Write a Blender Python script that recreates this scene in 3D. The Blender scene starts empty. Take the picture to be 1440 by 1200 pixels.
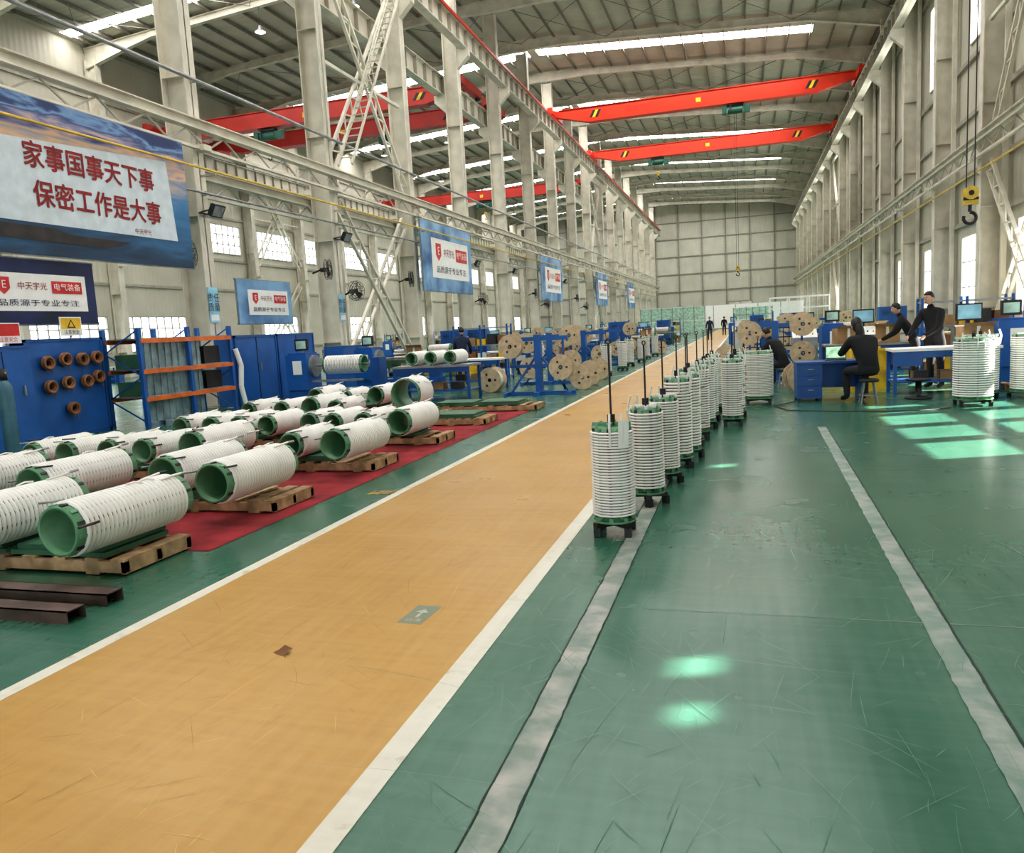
import bpy, math, random
from mathutils import Vector, Matrix
random.seed(7)
D=bpy.data; C=bpy.context; SC=C.scene; COL=SC.collection
PI=math.pi
# ------------------------------------------------------------------ materials
def newmat(name):
    m=D.materials.new(name); m.use_nodes=True
    nt=m.node_tree; nt.nodes.clear()
    out=nt.nodes.new('ShaderNodeOutputMaterial')
    return m,nt,out
def N(nt,t,**k):
    n=nt.nodes.new(t)
    for a,b in k.items(): setattr(n,a,b)
    return n
def mixc(nt,fac,a,b):
    n=N(nt,'ShaderNodeMix',data_type='RGBA')
    for i,s in ((0,fac),(6,a),(7,b)):
        if isinstance(s,bpy.types.NodeSocket): nt.links.new(s,n.inputs[i])
        elif i==0: n.inputs[0].default_value=s
        else: n.inputs[i].default_value=(s[0],s[1],s[2],1)
    return n.outputs[2]
def ramp(nt,fac,p0,p1,c0=0,c1=1):
    r=N(nt,'ShaderNodeValToRGB'); e=r.color_ramp.elements
    e[0].position=p0; e[1].position=p1
    e[0].color=(c0,c0,c0,1); e[1].color=(c1,c1,c1,1)
    nt.links.new(fac,r.inputs[0]); return r.outputs[0]
def noise(nt,scale,detail=3,mscale=None,rot=None,coord='Object',dist=0):
    tc=N(nt,'ShaderNodeTexCoord'); src=tc.outputs[coord]
    if mscale or rot:
        mp=N(nt,'ShaderNodeMapping')
        if mscale: mp.inputs['Scale'].default_value=mscale
        if rot: mp.inputs['Rotation'].default_value=rot
        nt.links.new(src,mp.inputs[0]); src=mp.outputs[0]
    n=N(nt,'ShaderNodeTexNoise'); n.inputs['Scale'].default_value=scale; n.inputs['Detail'].default_value=detail
    n.inputs['Distortion'].default_value=dist
    nt.links.new(src,n.inputs['Vector']); return n.outputs[0]
def mat(name,col,rough=.6,metal=0,var=.18,scale=4,bump=0,bscale=60,spec=.5,col2=None,wave=None,emit=0):
    m,nt,out=newmat(name)
    p=N(nt,'ShaderNodeBsdfPrincipled'); nt.links.new(p.outputs[0],out.inputs[0])
    n=noise(nt,scale)
    f=ramp(nt,n,.35,.65)
    a=[c*(1-var) for c in col]; b=col2 or [min(1,c*(1+var)) for c in col]
    cc=mixc(nt,f,a,b); nt.links.new(cc,p.inputs['Base Color'])
    p.inputs['Roughness'].default_value=rough; p.inputs['Metallic'].default_value=metal
    p.inputs['Specular IOR Level'].default_value=spec
    if emit:
        p.inputs['Emission Strength'].default_value=emit; nt.links.new(cc,p.inputs['Emission Color']); m.cycles.emission_sampling='NONE'
    if wave:
        tc=N(nt,'ShaderNodeTexCoord'); w=N(nt,'ShaderNodeTexWave',bands_direction=wave[0]); w.inputs['Scale'].default_value=wave[1]
        nt.links.new(tc.outputs['Object'],w.inputs[0])
        bp=N(nt,'ShaderNodeBump'); bp.inputs['Strength'].default_value=wave[2]; bp.inputs['Distance'].default_value=.05
        nt.links.new(w.outputs[1],bp.inputs['Height']); nt.links.new(bp.outputs[0],p.inputs['Normal'])
    elif bump:
        h=noise(nt,bscale,4); bp=N(nt,'ShaderNodeBump'); bp.inputs['Strength'].default_value=bump; bp.inputs['Distance'].default_value=.01
        nt.links.new(h,bp.inputs['Height']); nt.links.new(bp.outputs[0],p.inputs['Normal'])
    return m
def floor_mat(name,base,dark,light,rough,worn=None,wth=(.5,.6),wscale=5,dirt=.5):
    m,nt,out=newmat(name)
    p=N(nt,'ShaderNodeBsdfPrincipled'); nt.links.new(p.outputs[0],out.inputs[0])
    n1=ramp(nt,noise(nt,.5,3),.25,.75); c=mixc(nt,n1,base,dark)
    n2=ramp(nt,noise(nt,1.3,3),.3,1.0,0,.5); c=mixc(nt,n2,c,light)
    n5=ramp(nt,noise(nt,12,3),.35,1.0,0,dirt); c=mixc(nt,n5,c,dark)
    n6=ramp(nt,noise(nt,3,3,mscale=(6,.3,1)),.35,1.0,0,.5); c=mixc(nt,n6,c,light)
    n7=ramp(nt,noise(nt,2.2,3,mscale=(.3,8,1),rot=(0,0,.5)),.4,1.0,0,.45); c=mixc(nt,n7,c,light)
    if worn:
        w=ramp(nt,noise(nt,wscale,10,dist=.2),wth[0],wth[1]); c=mixc(nt,w,c,worn)
    nt.links.new(c,p.inputs['Base Color'])
    r=ramp(nt,noise(nt,1.2,3),.2,.8,rough-.05,rough+.09); nt.links.new(r,p.inputs['Roughness'])
    h=noise(nt,4,2); bp=N(nt,'ShaderNodeBump'); bp.inputs['Strength'].default_value=.035; bp.inputs['Distance'].default_value=.01
    nt.links.new(h,bp.inputs['Height']); nt.links.new(bp.outputs[0],p.inputs['Normal'])
    return m
M_floor=floor_mat('green_epoxy',(.030,.132,.086),(.019,.098,.064),(.085,.205,.148),.23)
M_yel=floor_mat('yellow_epoxy',(.50,.280,.046),(.36,.185,.030),(.56,.36,.115),.30,dirt=.6)
M_white=floor_mat('white_line_paint',(.66,.64,.56),(.50,.47,.38),(.74,.73,.67),.45,(.40,.34,.23),(.60,.78),7)
M_strip=floor_mat('worn_groove_filler',(.17,.24,.205),(.11,.175,.145),(.31,.345,.31),.5,(.42,.405,.38),(.42,.68),5)
M_strip2=floor_mat('worn_groove_filler_green',(.15,.25,.20),(.10,.18,.145),(.30,.35,.32),.5,(.38,.39,.37),(.46,.72),5)
M_joint=mat('joint_dark',(.02,.045,.035),.8)
M_sc1=mat('scratch_green',(.070,.20,.140),.45); M_sc2=mat('scratch_yellow',(.58,.39,.14),.5); M_sc3=mat('scratch_brown',(.32,.165,.035),.6)
M_sign=floor_mat('faded_floor_sign',(.12,.20,.16),(.20,.21,.14),(.28,.26,.15),.5)
M_signl=mat('faded_sign_lettering',(.42,.45,.38),.6,var=.3,scale=30)
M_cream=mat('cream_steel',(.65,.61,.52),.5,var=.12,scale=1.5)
M_creamD=mat('cream_steel_dark',(.40,.375,.32),.55,var=.12,scale=2)  # darker tone of the cream steel paint
M_wall=mat('wall_cladding',(.57,.54,.455),.55,var=.06,scale=.6,wave=('Y',.9,.25))
M_wallx=mat('end_cladding',(.50,.485,.41),.55,var=.06,scale=.6,wave=('X',.9,.25))
M_girt=mat('girt_dark',(.26,.245,.205),.6)
M_roof=mat('roof_sheet',(.54,.505,.425),.6,var=.08,scale=.5,wave=('Y',.8,.35))
M_purl=mat('purlin_galv',(.22,.205,.175),.5,.2)
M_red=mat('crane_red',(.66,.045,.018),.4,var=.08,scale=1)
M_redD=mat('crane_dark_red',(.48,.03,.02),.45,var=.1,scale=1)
M_yellow=mat('signal_yellow',(.82,.52,.03),.5)
M_pipe=mat('yellow_pipe',(.66,.45,.07),.45)
M_black=mat('black_paint',(.015,.015,.017),.5)
M_dgrey=mat('dark_steel',(.05,.045,.045),.5,.4,bump=.2)
M_rust=mat('rusty_channel',(.10,.065,.055),.6,.3,bump=.3,var=.4)
M_grey=mat('grey_steel',(.32,.33,.34),.45,.5)
M_blue=mat('machine_blue',(.012,.085,.31),.4,var=.12,scale=2)
M_blue2=mat('cabinet_blue',(.014,.11,.38),.42,var=.12,scale=2)
M_orange=mat('rack_orange',(.66,.16,.03),.45)
M_wood=mat('pallet_wood',(.42,.28,.155),.8,var=.3,scale=8,bump=.3)
M_plyw=mat('reel_plywood',(.56,.44,.30),.7,var=.15,scale=8)
M_brown=mat('brown_wire',(.25,.11,.05),.6)
M_cwhite=mat('coil_paper_white',(.82,.81,.785),.42,var=.04,scale=5)
M_cgap=mat('coil_gap',(.20,.19,.175),.8)
M_cgap2=mat('coil_gap_red',(.24,.15,.13),.8)
M_cgreen=mat('fibreglass_green',(.12,.29,.16),.4,var=.15,scale=6)
M_green2=mat('support_green',(.05,.15,.085),.5,var=.15)
M_dgreen=mat('hoist_green',(.02,.10,.07),.45)
M_carpet=mat('red_carpet',(.27,.020,.028),.95,var=.3,scale=3,bump=.6,bscale=200)
M_paper=mat('paper',(.85,.85,.83),.7,var=.03)
M_plastic=mat('plastic_sheet',(.20,.28,.31),.2,var=.35,scale=3)
M_textred=mat('lettering_red',(.26,.010,.012),.6)
M_pill=mat('sign_red',(.62,.03,.03),.5)
M_navy=mat('banner_navy',(.010,.018,.075),.5,var=.5,scale=1.2)
M_bblue=mat('banner_blue',(.05,.18,.46),.5,var=.35,scale=.8,col2=(.26,.46,.70))
M_lblue=mat('sign_light_blue',(.30,.58,.72),.5)
M_skin=mat('skin',(.55,.33,.23),.55,var=.06)
M_hair=mat('hair',(.008,.007,.007),.5)
M_cloth=mat('black_cloth',(.011,.011,.014),.9,bump=.3,bscale=150)
M_cloth2=mat('navy_cloth',(.02,.028,.06),.9,bump=.3,bscale=150)
M_trou=mat('dark_trousers',(.02,.02,.025),.9)
M_shoe=mat('shoes',(.25,.25,.26),.6)
M_screen=mat('lit_screen',(.45,.72,.50),.3,emit=.35,var=.3,scale=12)
M_leaf=mat('dry_leaf',(.18,.08,.03),.8)
M_card=mat('cardboard',(.38,.24,.125),.85)
M_grn=mat('screen_green',(.45,.66,.55),.5,var=.25)
def sea_mat():
    m,nt,out=newmat('banner_seascape'); p=N(nt,'ShaderNodeBsdfPrincipled'); nt.links.new(p.outputs[0],out.inputs[0])
    tc=N(nt,'ShaderNodeTexCoord'); sp=N(nt,'ShaderNodeSeparateXYZ'); nt.links.new(tc.outputs['Object'],sp.inputs[0])
    n=noise(nt,1.5,8,mscale=(1,.5,2.6),dist=.5); ma=N(nt,'ShaderNodeMath',operation='MULTIPLY_ADD'); ma.inputs[1].default_value=1.9; 
    nt.links.new(n,ma.inputs[0]); nt.links.new(sp.outputs[2],ma.inputs[2])
    mr=N(nt,'ShaderNodeMapRange'); mr.inputs[1].default_value=4.2; mr.inputs[2].default_value=7.6; nt.links.new(ma.outputs[0],mr.inputs[0])
    r=N(nt,'ShaderNodeValToRGB'); e=r.color_ramp.elements
    e[0].position=0; e[0].color=(.008,.025,.06,1); e[1].position=1; e[1].color=(.02,.04,.14,1)
    for pz,c in ((.16,(.015,.06,.13,1)),(.34,(.03,.15,.32,1)),(.52,(.05,.20,.42,1)),(.66,(.34,.34,.40,1)),(.73,(.70,.46,.28,1)),(.79,(.30,.28,.42,1)),(.85,(.04,.07,.20,1)),(.90,(.18,.32,.56,1)),(.95,(.03,.06,.18,1))):
        k=e.new(pz); k.color=c
    nt.links.new(mr.outputs[0],r.inputs[0]); nt.links.new(r.outputs[0],p.inputs['Base Color']); p.inputs['Roughness'].default_value=.5
    return m
M_sea=sea_mat()
def emis(name,c,s,samp=True):
    m,nt,out=newmat(name); e=N(nt,'ShaderNodeEmission'); e.inputs[0].default_value=(*c,1); e.inputs[1].default_value=s
    nz=noise(nt,.8); cc=mixc(nt,nz,[x*.9 for x in c],c); nt.links.new(cc,e.inputs[0])
    if not samp: m.cycles.emission_sampling='NONE'
    nt.links.new(e.outputs[0],out.inputs[0]); return m
M_sky=emis('skylight_panel',(1.0,.98,.94),18)
M_lamp=emis('lamp_lens',(1,.97,.9),6,False)
def glass():
    m,nt,out=newmat('window_glass'); t=N(nt,'ShaderNodeBsdfTransparent'); t.inputs[0].default_value=(.95,.97,.95,1)
    g=N(nt,'ShaderNodeBsdfGlossy'); g.inputs['Roughness'].default_value=.05
    mx=N(nt,'ShaderNodeMixShader'); mx.inputs[0].default_value=.05
    nt.links.new(t.outputs[0],mx.inputs[1]); nt.links.new(g.outputs[0],mx.inputs[2]); nt.links.new(mx.outputs[0],out.inputs[0]); return m
M_glass=glass()
def frosted():
    m,nt,out=newmat('frosted_panel'); t=N(nt,'ShaderNodeBsdfTranslucent'); t.inputs[0].default_value=(.8,.83,.82,1)
    g=N(nt,'ShaderNodeBsdfDiffuse'); g.inputs[0].default_value=(.8,.8,.8,1)
    mx=N(nt,'ShaderNodeMixShader'); mx.inputs[0].default_value=.3
    nt.links.new(t.outputs[0],mx.inputs[1]); nt.links.new(g.outputs[0],mx.inputs[2]); nt.links.new(mx.outputs[0],out.inputs[0]); return m
M_frost=frosted()
# ------------------------------------------------------------------ builder
class B:
    def __init__(s): s.v=[];s.f=[];s.m=[];s.sm=[];s.mats=[]
    def mi(s,m):
        if m not in s.mats: s.mats.append(m)
        return s.mats.index(m)
    def add(s,vs,fs,m,smooth=False,M=None):
        o=len(s.v)
        if M is not None: vs=[M@Vector(v) for v in vs]
        s.v.extend([tuple(v) for v in vs])
        for i,f in enumerate(fs):
            s.f.append(tuple(o+k for k in f)); s.m.append(s.mi(m[i] if isinstance(m,list) else m)); s.sm.append(smooth)
        return s
    def bb(s,x0,x1,y0,y1,z0,z1,m,M=None):
        vs=[(x0,y0,z0),(x1,y0,z0),(x1,y1,z0),(x0,y1,z0),(x0,y0,z1),(x1,y0,z1),(x1,y1,z1),(x0,y1,z1)]
        return s.add(vs,[(0,3,2,1),(4,5,6,7),(0,1,5,4),(1,2,6,5),(2,3,7,6),(3,0,4,7)],m,False,M)
    def box(s,c,d,m,M=None):
        return s.bb(c[0]-d[0]/2,c[0]+d[0]/2,c[1]-d[1]/2,c[1]+d[1]/2,c[2]-d[2]/2,c[2]+d[2]/2,m,M)
    def frame(s,p0,p1,up=(0,0,1)):
        p0=Vector(p0);p1=Vector(p1); z=(p1-p0); L=z.length; z=z/L; u=Vector(up)
        if abs(z.dot(u))>.98: u=Vector((0,1,0)) if abs(z.y)<.9 else Vector((1,0,0))
        x=u.cross(z).normalized(); y=z.cross(x)
        M=Matrix(((x.x,y.x,z.x,p0.x),(x.y,y.y,z.y,p0.y),(x.z,y.z,z.z,p0.z),(0,0,0,1)))
        return M,L
    def bar(s,p0,p1,w,h,m,up=(0,0,1)):
        M,L=s.frame(p0,p1,up); return s.bb(-w/2,w/2,-h/2,h/2,0,L,m,M)
    def hbeam(s,p0,p1,depth,width,m,tf=.03,tw=.02,up=(0,0,1)):
        M,L=s.frame(p0,p1,up); d=depth/2
        s.bb(-width/2,width/2,d-tf,d,0,L,m,M); s.bb(-width/2,width/2,-d,-d+tf,0,L,m,M); s.bb(-tw/2,tw/2,-d,d,0,L,m,M); return s
    def cyl(s,p0,p1,r,m,n=12,r1=None,caps=True,smooth=True):
        M,L=s.frame(p0,p1); r1=r if r1 is None else r1
        vs=[(r*math.cos(2*PI*i/n),r*math.sin(2*PI*i/n),0) for i in range(n)]+[(r1*math.cos(2*PI*i/n),r1*math.sin(2*PI*i/n),L) for i in range(n)]
        s.add(vs,[(i,(i+1)%n,n+(i+1)%n,n+i) for i in range(n)],m,smooth,M)
        if caps:
            s.add(vs[:n],[tuple(range(n))[::-1]],m,False,M); s.add(vs[n:],[tuple(range(n))],m,False,M)
        return s
    def tube(s,pts,r,m,n=7):
        for a,b in zip(pts[:-1],pts[1:]): s.cyl(a,b,r,m,n)
        return s
    def lathe(s,prof,ms,n=24,M=None,smooth=True,closed=False):
        k=len(prof); vs=[]
        for r,z in prof:
            for i in range(n): vs.append((r*math.cos(2*PI*i/n),r*math.sin(2*PI*i/n),z))
        fs=[];mm=[]
        for j in range(k if closed else k-1):
            j2=(j+1)%k
            for i in range(n):
                fs.append((j*n+i,j*n+(i+1)%n,j2*n+(i+1)%n,j2*n+i)); mm.append(ms[j] if isinstance(ms,list) else ms)
        return s.add(vs,fs,mm,smooth,M)
    def torus(s,c,R,r,m,M=None,n=20,k=7):
        prof=[(R+r*math.cos(2*PI*i/k),r*math.sin(2*PI*i/k)) for i in range(k)]
        T=Matrix.Translation(c)@(M if M is not None else Matrix())
        return s.lathe(prof,m,n,T,True,True)
    def ell(s,c,rad,m,M=None,n=12,k=8,fn=None):
        vs=[];fs=[]
        for j in range(k+1):
            t=PI*j/k
            for i in range(n):
                a=2*PI*i/n; v=Vector((math.sin(t)*math.cos(a)*rad[0],math.sin(t)*math.sin(a)*rad[1],math.cos(t)*rad[2]))
                if fn: v=fn(v)
                vs.append(v+Vector(c))
        for j in range(k):
            for i in range(n): fs.append((j*n+i,(j+1)*n+i,(j+1)*n+(i+1)%n,j*n+(i+1)%n))
        return s.add(vs,fs,m,True,M)
    def text(s,body,size,m,M,bold=0,width=None):
        cu=D.curves.new('t','FONT'); cu.body=body; cu.size=size; cu.align_x='CENTER'; cu.align_y='CENTER'; cu.resolution_u=3
        o=D.objects.new('t',cu); COL.objects.link(o); C.view_layer.update()
        dg=C.evaluated_depsgraph_get(); e=o.evaluated_get(dg); me=e.to_mesh()
        vs=[v.co.copy() for v in me.vertices]; fs=[tuple(p.vertices) for p in me.polygons]
        e.to_mesh_clear(); D.objects.remove(o); D.curves.remove(cu)
        if vs:
            if width:
                xs=[v.x for v in vs]; k=width/(max(xs)-min(xs)); vs=[Vector((v.x*k,v.y,v.z)) for v in vs]
            sh=[(0,0)] if not bold else [(0,0),(bold,0),(-bold,0),(0,bold),(0,-bold)]
            for i,(dx,dy) in enumerate(sh): s.add([v+Vector((dx,dy,.0006*i)) for v in vs],fs,m,False,M)
        return s
    def mesh(s,name):
        me=D.meshes.new(name); me.from_pydata(s.v,[],s.f)
        for m in s.mats: me.materials.append(m)
        me.polygons.foreach_set('material_index',s.m); me.polygons.foreach_set('use_smooth',s.sm)
        me.update(); return me
    def obj(s,name,loc=(0,0,0),rz=0):
        return put(name,s.mesh(name),loc,rz)
def put(name,me,loc=(0,0,0),rz=0,M=None,scale=1):
    o=D.objects.new(name,me); COL.objects.link(o)
    if M is not None: o.matrix_world=M
    else: o.location=loc; o.rotation_euler=(0,0,rz); o.scale=(scale,)*3
    return o
XF=lambda x,y,z: Matrix(((0,0,1,x),(1,0,0,y),(0,1,0,z),(0,0,0,1)))
YF=lambda x,y,z: Matrix(((1,0,0,x),(0,0,-1,y),(0,1,0,z),(0,0,0,1)))
# ------------------------------------------------------------------ shell
XL,XR,XM=-35.5,8.6,-13.5; Y0,Y1=-14.0,130.0
RZ=lambda x: 20.3-.067*abs(x-XM)
YS=[17.2+6.75*k for k in range(-4,17)]
B().bb(XL-.3,XR+.3,Y0-6,Y1+.3,-.2,0,M_floor).obj('floor')
B().bb(-120,120,-120,Y0-6,-.25,-.05,mat('yard_concrete',(.4,.4,.38),.9)).obj('yard_ground')
def slab(name,x0,x1,y0,y1,z,m): return B().bb(x0,x1,y0,y1,0.0,z,m).obj(name)
slab('painted_walkway',-3.365,-1.375,Y0,118,.003,M_yel)
slab('painted_line',-3.46,-3.366,Y0,118,.004,M_white)
slab('painted_line',-1.374,-1.26,Y0,118,.004,M_white)
def skewstrip(name,pts,z,m):
    b=B(); n=len(pts); b.add([(p[0],p[1],z) for p in pts],[tuple(range(n))],m); return b.obj(name)
def ragged(name,x0a,x1a,ya,x0b,x1b,yb,z,m,j=.007):
    b=B(); n=int((yb-ya)/.06); rd=random.Random(3); vs=[]
    for i in range(n+1):
        t=i/n; y=ya+(yb-ya)*t; vs+=[(x0a+(x0b-x0a)*t+rd.uniform(-j,j),y,z),(x1a+(x1b-x1a)*t+rd.uniform(-j,j)*.6,y,z)]
    b.add(vs,[(2*i,2*i+1,2*i+3,2*i+2) for i in range(n)],m); return b.obj(name)
ragged('floor_groove_strip',-.89,-.76,-4,-.86,-.73,11.5,.004,M_strip)
ragged('floor_joint',-.897,-.889,-4,-.867,-.859,11.5,.0045,M_joint,.003)
ragged('floor_joint',-.762,-.756,-4,-.732,-.726,11.5,.0045,M_joint,.003)
ragged('floor_groove_strip',.74,.855,-2,.98,1.095,11.6,.004,M_strip2,.004)
ragged('floor_joint',.856,.868,-2,1.096,1.108,11.6,.0045,M_joint,.003)
for yy in (4.2,8.4): skewstrip('floor_joint_line',[(-.7,yy),(8,yy+.03),(8,yy+.035),(-.7,yy+.005)],.002,M_strip2)
# floor scratches
b=B(); rd=random.Random(11)
for i in range(1900):
    y=1.2+rd.random()**1.6*14; x=rd.uniform(-3.3,5.5 if y>4 else 1.8); L=rd.uniform(.04,.4)*(3.5 if rd.random()<.06 else 1); a=rd.choice([rd.gauss(.9,.3),rd.gauss(2.2,.4),rd.gauss(1.5,.15),rd.uniform(0,PI)])
    w=rd.uniform(.0005,.0015); yel=-3.3<x<-1.5
    if -1.6<x<-1.2: continue
    if yel and (x+abs(L*math.cos(a))>-1.4 or x-abs(L*math.cos(a))<-3.35): continue
    m=(M_sc2 if rd.random()<.65 else M_sc3) if yel else M_sc1
    pts=[];bend=rd.gauss(0,.05); px,py,aa=x,y,a
    for k in range(4): pts.append((px,py,aa)); px+=math.cos(aa)*L/3; py+=math.sin(aa)*L/3; aa+=bend
    vs=[]
    for k,(px,py,aa) in enumerate(pts):
        ww=w*(1 if k in(1,2) else .3); vs+=[(px-math.sin(aa)*ww,py+math.cos(aa)*ww,.0046),(px+math.sin(aa)*ww,py-math.cos(aa)*ww,.0046)]
    b.add(vs,[(0,1,3,2),(2,3,5,4),(4,5,7,6)],m)
b.obj('floor_scratches')
b=B(); b.bb(-.075,.075,-.14,.14,0,.004,M_sign); 
b.add([(-.01,-.05,.0055),(.01,-.05,.0055),(.01,.03,.0055),(.04,.03,.0055),(0,.085,.0055),(-.04,.03,.0055),(-.01,.03,.0055)],[tuple(range(7))],M_signl)
b.text('通道',.05,M_signl,Matrix.Translation((0,-.09,.0055))); b.obj('floor_direction_sign',(-1.81,3.92,0),-.04)
b=B(); b.bb(-.13,.13,-.09,.09,0,.005,mat('tape_ochre',(.5,.35,.05),.6,col2=(.05,.05,.04),scale=12)); b.obj('floor_label_tape',(-3.6,7.1,0),.1)
b=B(); pts=[(0,-.05),(.025,-.03),(.05,-.01),(.03,.015),(.012,.045),(-.015,.03),(-.05,.025),(-.03,-.01)]
b.add([(x,y,.012+.014*math.sin(x*60+y*30)) for x,y in pts]+[(0,0,.006)],[(i,(i+1)%8,8) for i in range(8)],M_leaf,True); b.tube([(0,-.05,.01),(.01,-.08,.005)],.0015,M_leaf,5); b.obj('dry_leaf',(-2.31,3.3,.004),.6)

def wallgrid(name,x,ys,zs,holes,m):
    us=sorted(set(list(ys)+[h[0] for h in holes]+[h[1] for h in holes])); vs=sorted(set(list(zs)+[h[2] for h in holes]+[h[3] for h in holes]))
    b=B()
    for a,c in zip(us[:-1],us[1:]):
        for d,e in zip(vs[:-1],vs[1:]):
            u=(a+c)/2; w=(d+e)/2
            if any(h[0]<u<h[1] and h[2]<w<h[3] for h in holes): continue
            b.add([(x,a,d),(x,c,d),(x,c,e),(x,a,e)],[(0,1,2,3)],m)
    return b,name
def window_mesh(w,h,nx,nz,pane,fm=M_cream,mv=.045,mh=.04):
    b=B(); t=.06
    for z in (0,h): b.box((0,0,z),(.14,w+t,t),fm)
    for y in (-w/2,w/2): b.box((0,y,h/2),(.14,t,h),fm)
    for i in range(1,nx): b.box((0,-w/2+w*i/nx,h/2),(.06,mv,h),fm)
    for i in range(1,nz): b.box((0,0,h*i/nz),(.05,w,mh),fm)
    b.add([(0,-w/2,0),(0,w/2,0),(0,w/2,h),(0,-w/2,h)],[(0,1,2,3)],pane)
    return b.mesh('window')
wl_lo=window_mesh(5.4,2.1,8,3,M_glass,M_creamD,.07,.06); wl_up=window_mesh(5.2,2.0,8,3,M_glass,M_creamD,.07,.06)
wr_lo=window_mesh(3.6,3.0,4,3,M_glass); wr_up=window_mesh(2.2,3.6,2,3,M_frost); wr_sun=window_mesh(5.2,3.2,4,4,M_glass,mv=.34,mh=.24)  # wr_sun: out-of-view windows, bars widened to break sun into floor patches
hL=[];hR=[];wi=1
for k in range(len(YS)-1):
    yc=(YS[k]+YS[k+1])/2
    if yc<36 or k%2:
        hL.append((yc-2.7,yc+2.7,1.5,3.6)); put('window_%d'%wi,wl_lo,(XL,yc,1.5)); wi+=1
    hL.append((yc-2.6,yc+2.6,8.1,10.1)); put('window_%d'%wi,wl_up,(XL,yc,8.1)); wi+=1
    if yc>11:
        if yc<22: hR.append((yc-2.6,yc+2.6,1.2,4.4)); put('window_%d'%wi,wr_sun,(XR,yc,1.2)); wi+=1
        else: hR.append((yc-1.8,yc+1.8,1.3,4.3)); put('window_%d'%wi,wr_lo,(XR,yc,1.3)); wi+=1
    hR.append((yc-1.1,yc+1.1,11.5,15.1)); put('window_%d'%wi,wr_up,(XR,yc,11.5)); wi+=1
for (yy,w,h) in ((6.60,.19,.13),(6.14,.17,.085),(11.70,.18,.15)): hR.append((yy-w/2,yy+w/2,5.74-h/2,5.74+h/2))  # small unseen wall openings, added to drop sun spots on the floor
b,n=wallgrid('wall_left',XL,[Y0,Y1],[0,RZ(XL)],hL,M_wall)
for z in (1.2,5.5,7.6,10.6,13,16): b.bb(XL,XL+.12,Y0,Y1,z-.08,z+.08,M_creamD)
b.obj(n)
b,n=wallgrid('wall_right',XR,[Y0,Y1],[0,RZ(XR)],hR,M_wall)
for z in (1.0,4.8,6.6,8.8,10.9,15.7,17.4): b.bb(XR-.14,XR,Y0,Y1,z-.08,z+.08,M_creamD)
for k in range(len(YS)-1):
    yc=(YS[k]+YS[k+1])/2
    for q in (-2.72,2.72): b.bb(XR-.3,XR-.14,yc+q-.08,yc+q+.08,0,RZ(XR)-.5,M_cream)
    b.cyl((XR-.3,YS[k]+.45,0),(XR-.3,YS[k]+.45,RZ(XR)-.5),.09,M_creamD,8)
b.obj(n)
b=B(); b.add([(XL,Y1,0),(XR,Y1,0),(XR,Y1,RZ(XR)),(XM,Y1,RZ(XM)),(XL,Y1,RZ(XL))],[(0,1,2,3,4)],M_wallx)
x=XL
while x<XR: b.bb(x-.1,x+.1,Y1-.25,Y1,0,RZ(x),M_girt); x+=3.67
for z in (3.5,6.2,9,11.8,14.6,17.2): b.bb(XL,XR,Y1-.18,Y1,z-.07,z+.07,M_girt)
b.obj('wall_back')
b=B()
for (a,c,d,e) in ((XL,-8,0,18.8),(5,XR,0,18.8),(-8,5,7,18.8)):
    b.add([(a,Y0,d),(c,Y0,d),(c,Y0,e),(a,Y0,e)],[(0,1,2,3)],M_wallx)
b.add([(XL,Y0,18.8),(XR,Y0,18.8),(XM,Y0,20.3)],[(0,1,2)],M_wallx); b.obj('wall_front')  # unseen wall behind camera; wide opening added to let sky light in
b=B(); b.bb(-2.2,1.4,Y1-.35,Y1-.26,0,4.2,M_cream)
for xx in (-2.2,-.4,1.4): b.bb(xx-.06,xx+.06,Y1-.42,Y1-.3,0,4.2,M_grey)
b.bb(-2.2,1.4,Y1-.42,Y1-.3,4.1,4.25,M_grey); b.obj('door_1')
# roof + skylights
SK=[0.3,13.8,27.3,35.9,54.0,67.8,81.3,94.8,108.3,121.7]
SW=lambda s: .42 if 30<s<40 else .64
b=B(); e=[Y0]
for s in SK: e+= [s-SW(s),s+SW(s)]
e.append(Y1)
for i in range(0,len(e),2):
    for (xa,xb) in ((XL,XM),(XM,XR)):
        b.add([(xa,e[i],RZ(xa)),(xb,e[i],RZ(xb)),(xb,e[i+1],RZ(xb)),(xa,e[i+1],RZ(xa))],[(0,1,2,3)],M_roof)
for s in SK:
    sw=SW(s)
    for (xa,xb) in ((XL,XL+.4),(XM-.3,XM),(XM,XM+.3),(XR-4.2,XR)):
        b.add([(xa,s-sw,RZ(xa)),(xb,s-sw,RZ(xb)),(xb,s+sw,RZ(xb)),(xa,s+sw,RZ(xa))],[(0,1,2,3)],M_roof)
b.obj('ceiling')
for i,s in enumerate(SK):
    b=B(); sw=SW(s)
    for (xa,xb) in ((XL+.4,XM-.3),(XM+.3,XR-4.2)):
        b.add([(xa,s-sw,RZ(xa)),(xb,s-sw,RZ(xb)),(xb,s+sw,RZ(xb)),(xa,s+sw,RZ(xa))],[(0,1,2,3)],M_sky)
    b.obj('skylight_window_%d'%(i+1))
b=B(); x=XL+.8
while x<XR:
    if abs(x-XM)>.3: b.bb(x-.035,x+.035,Y0,Y1,RZ(x)-.2,RZ(x)-.02,M_purl)
    x+=1.3
b.obj('roof_purlins')
b=B()
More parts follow.
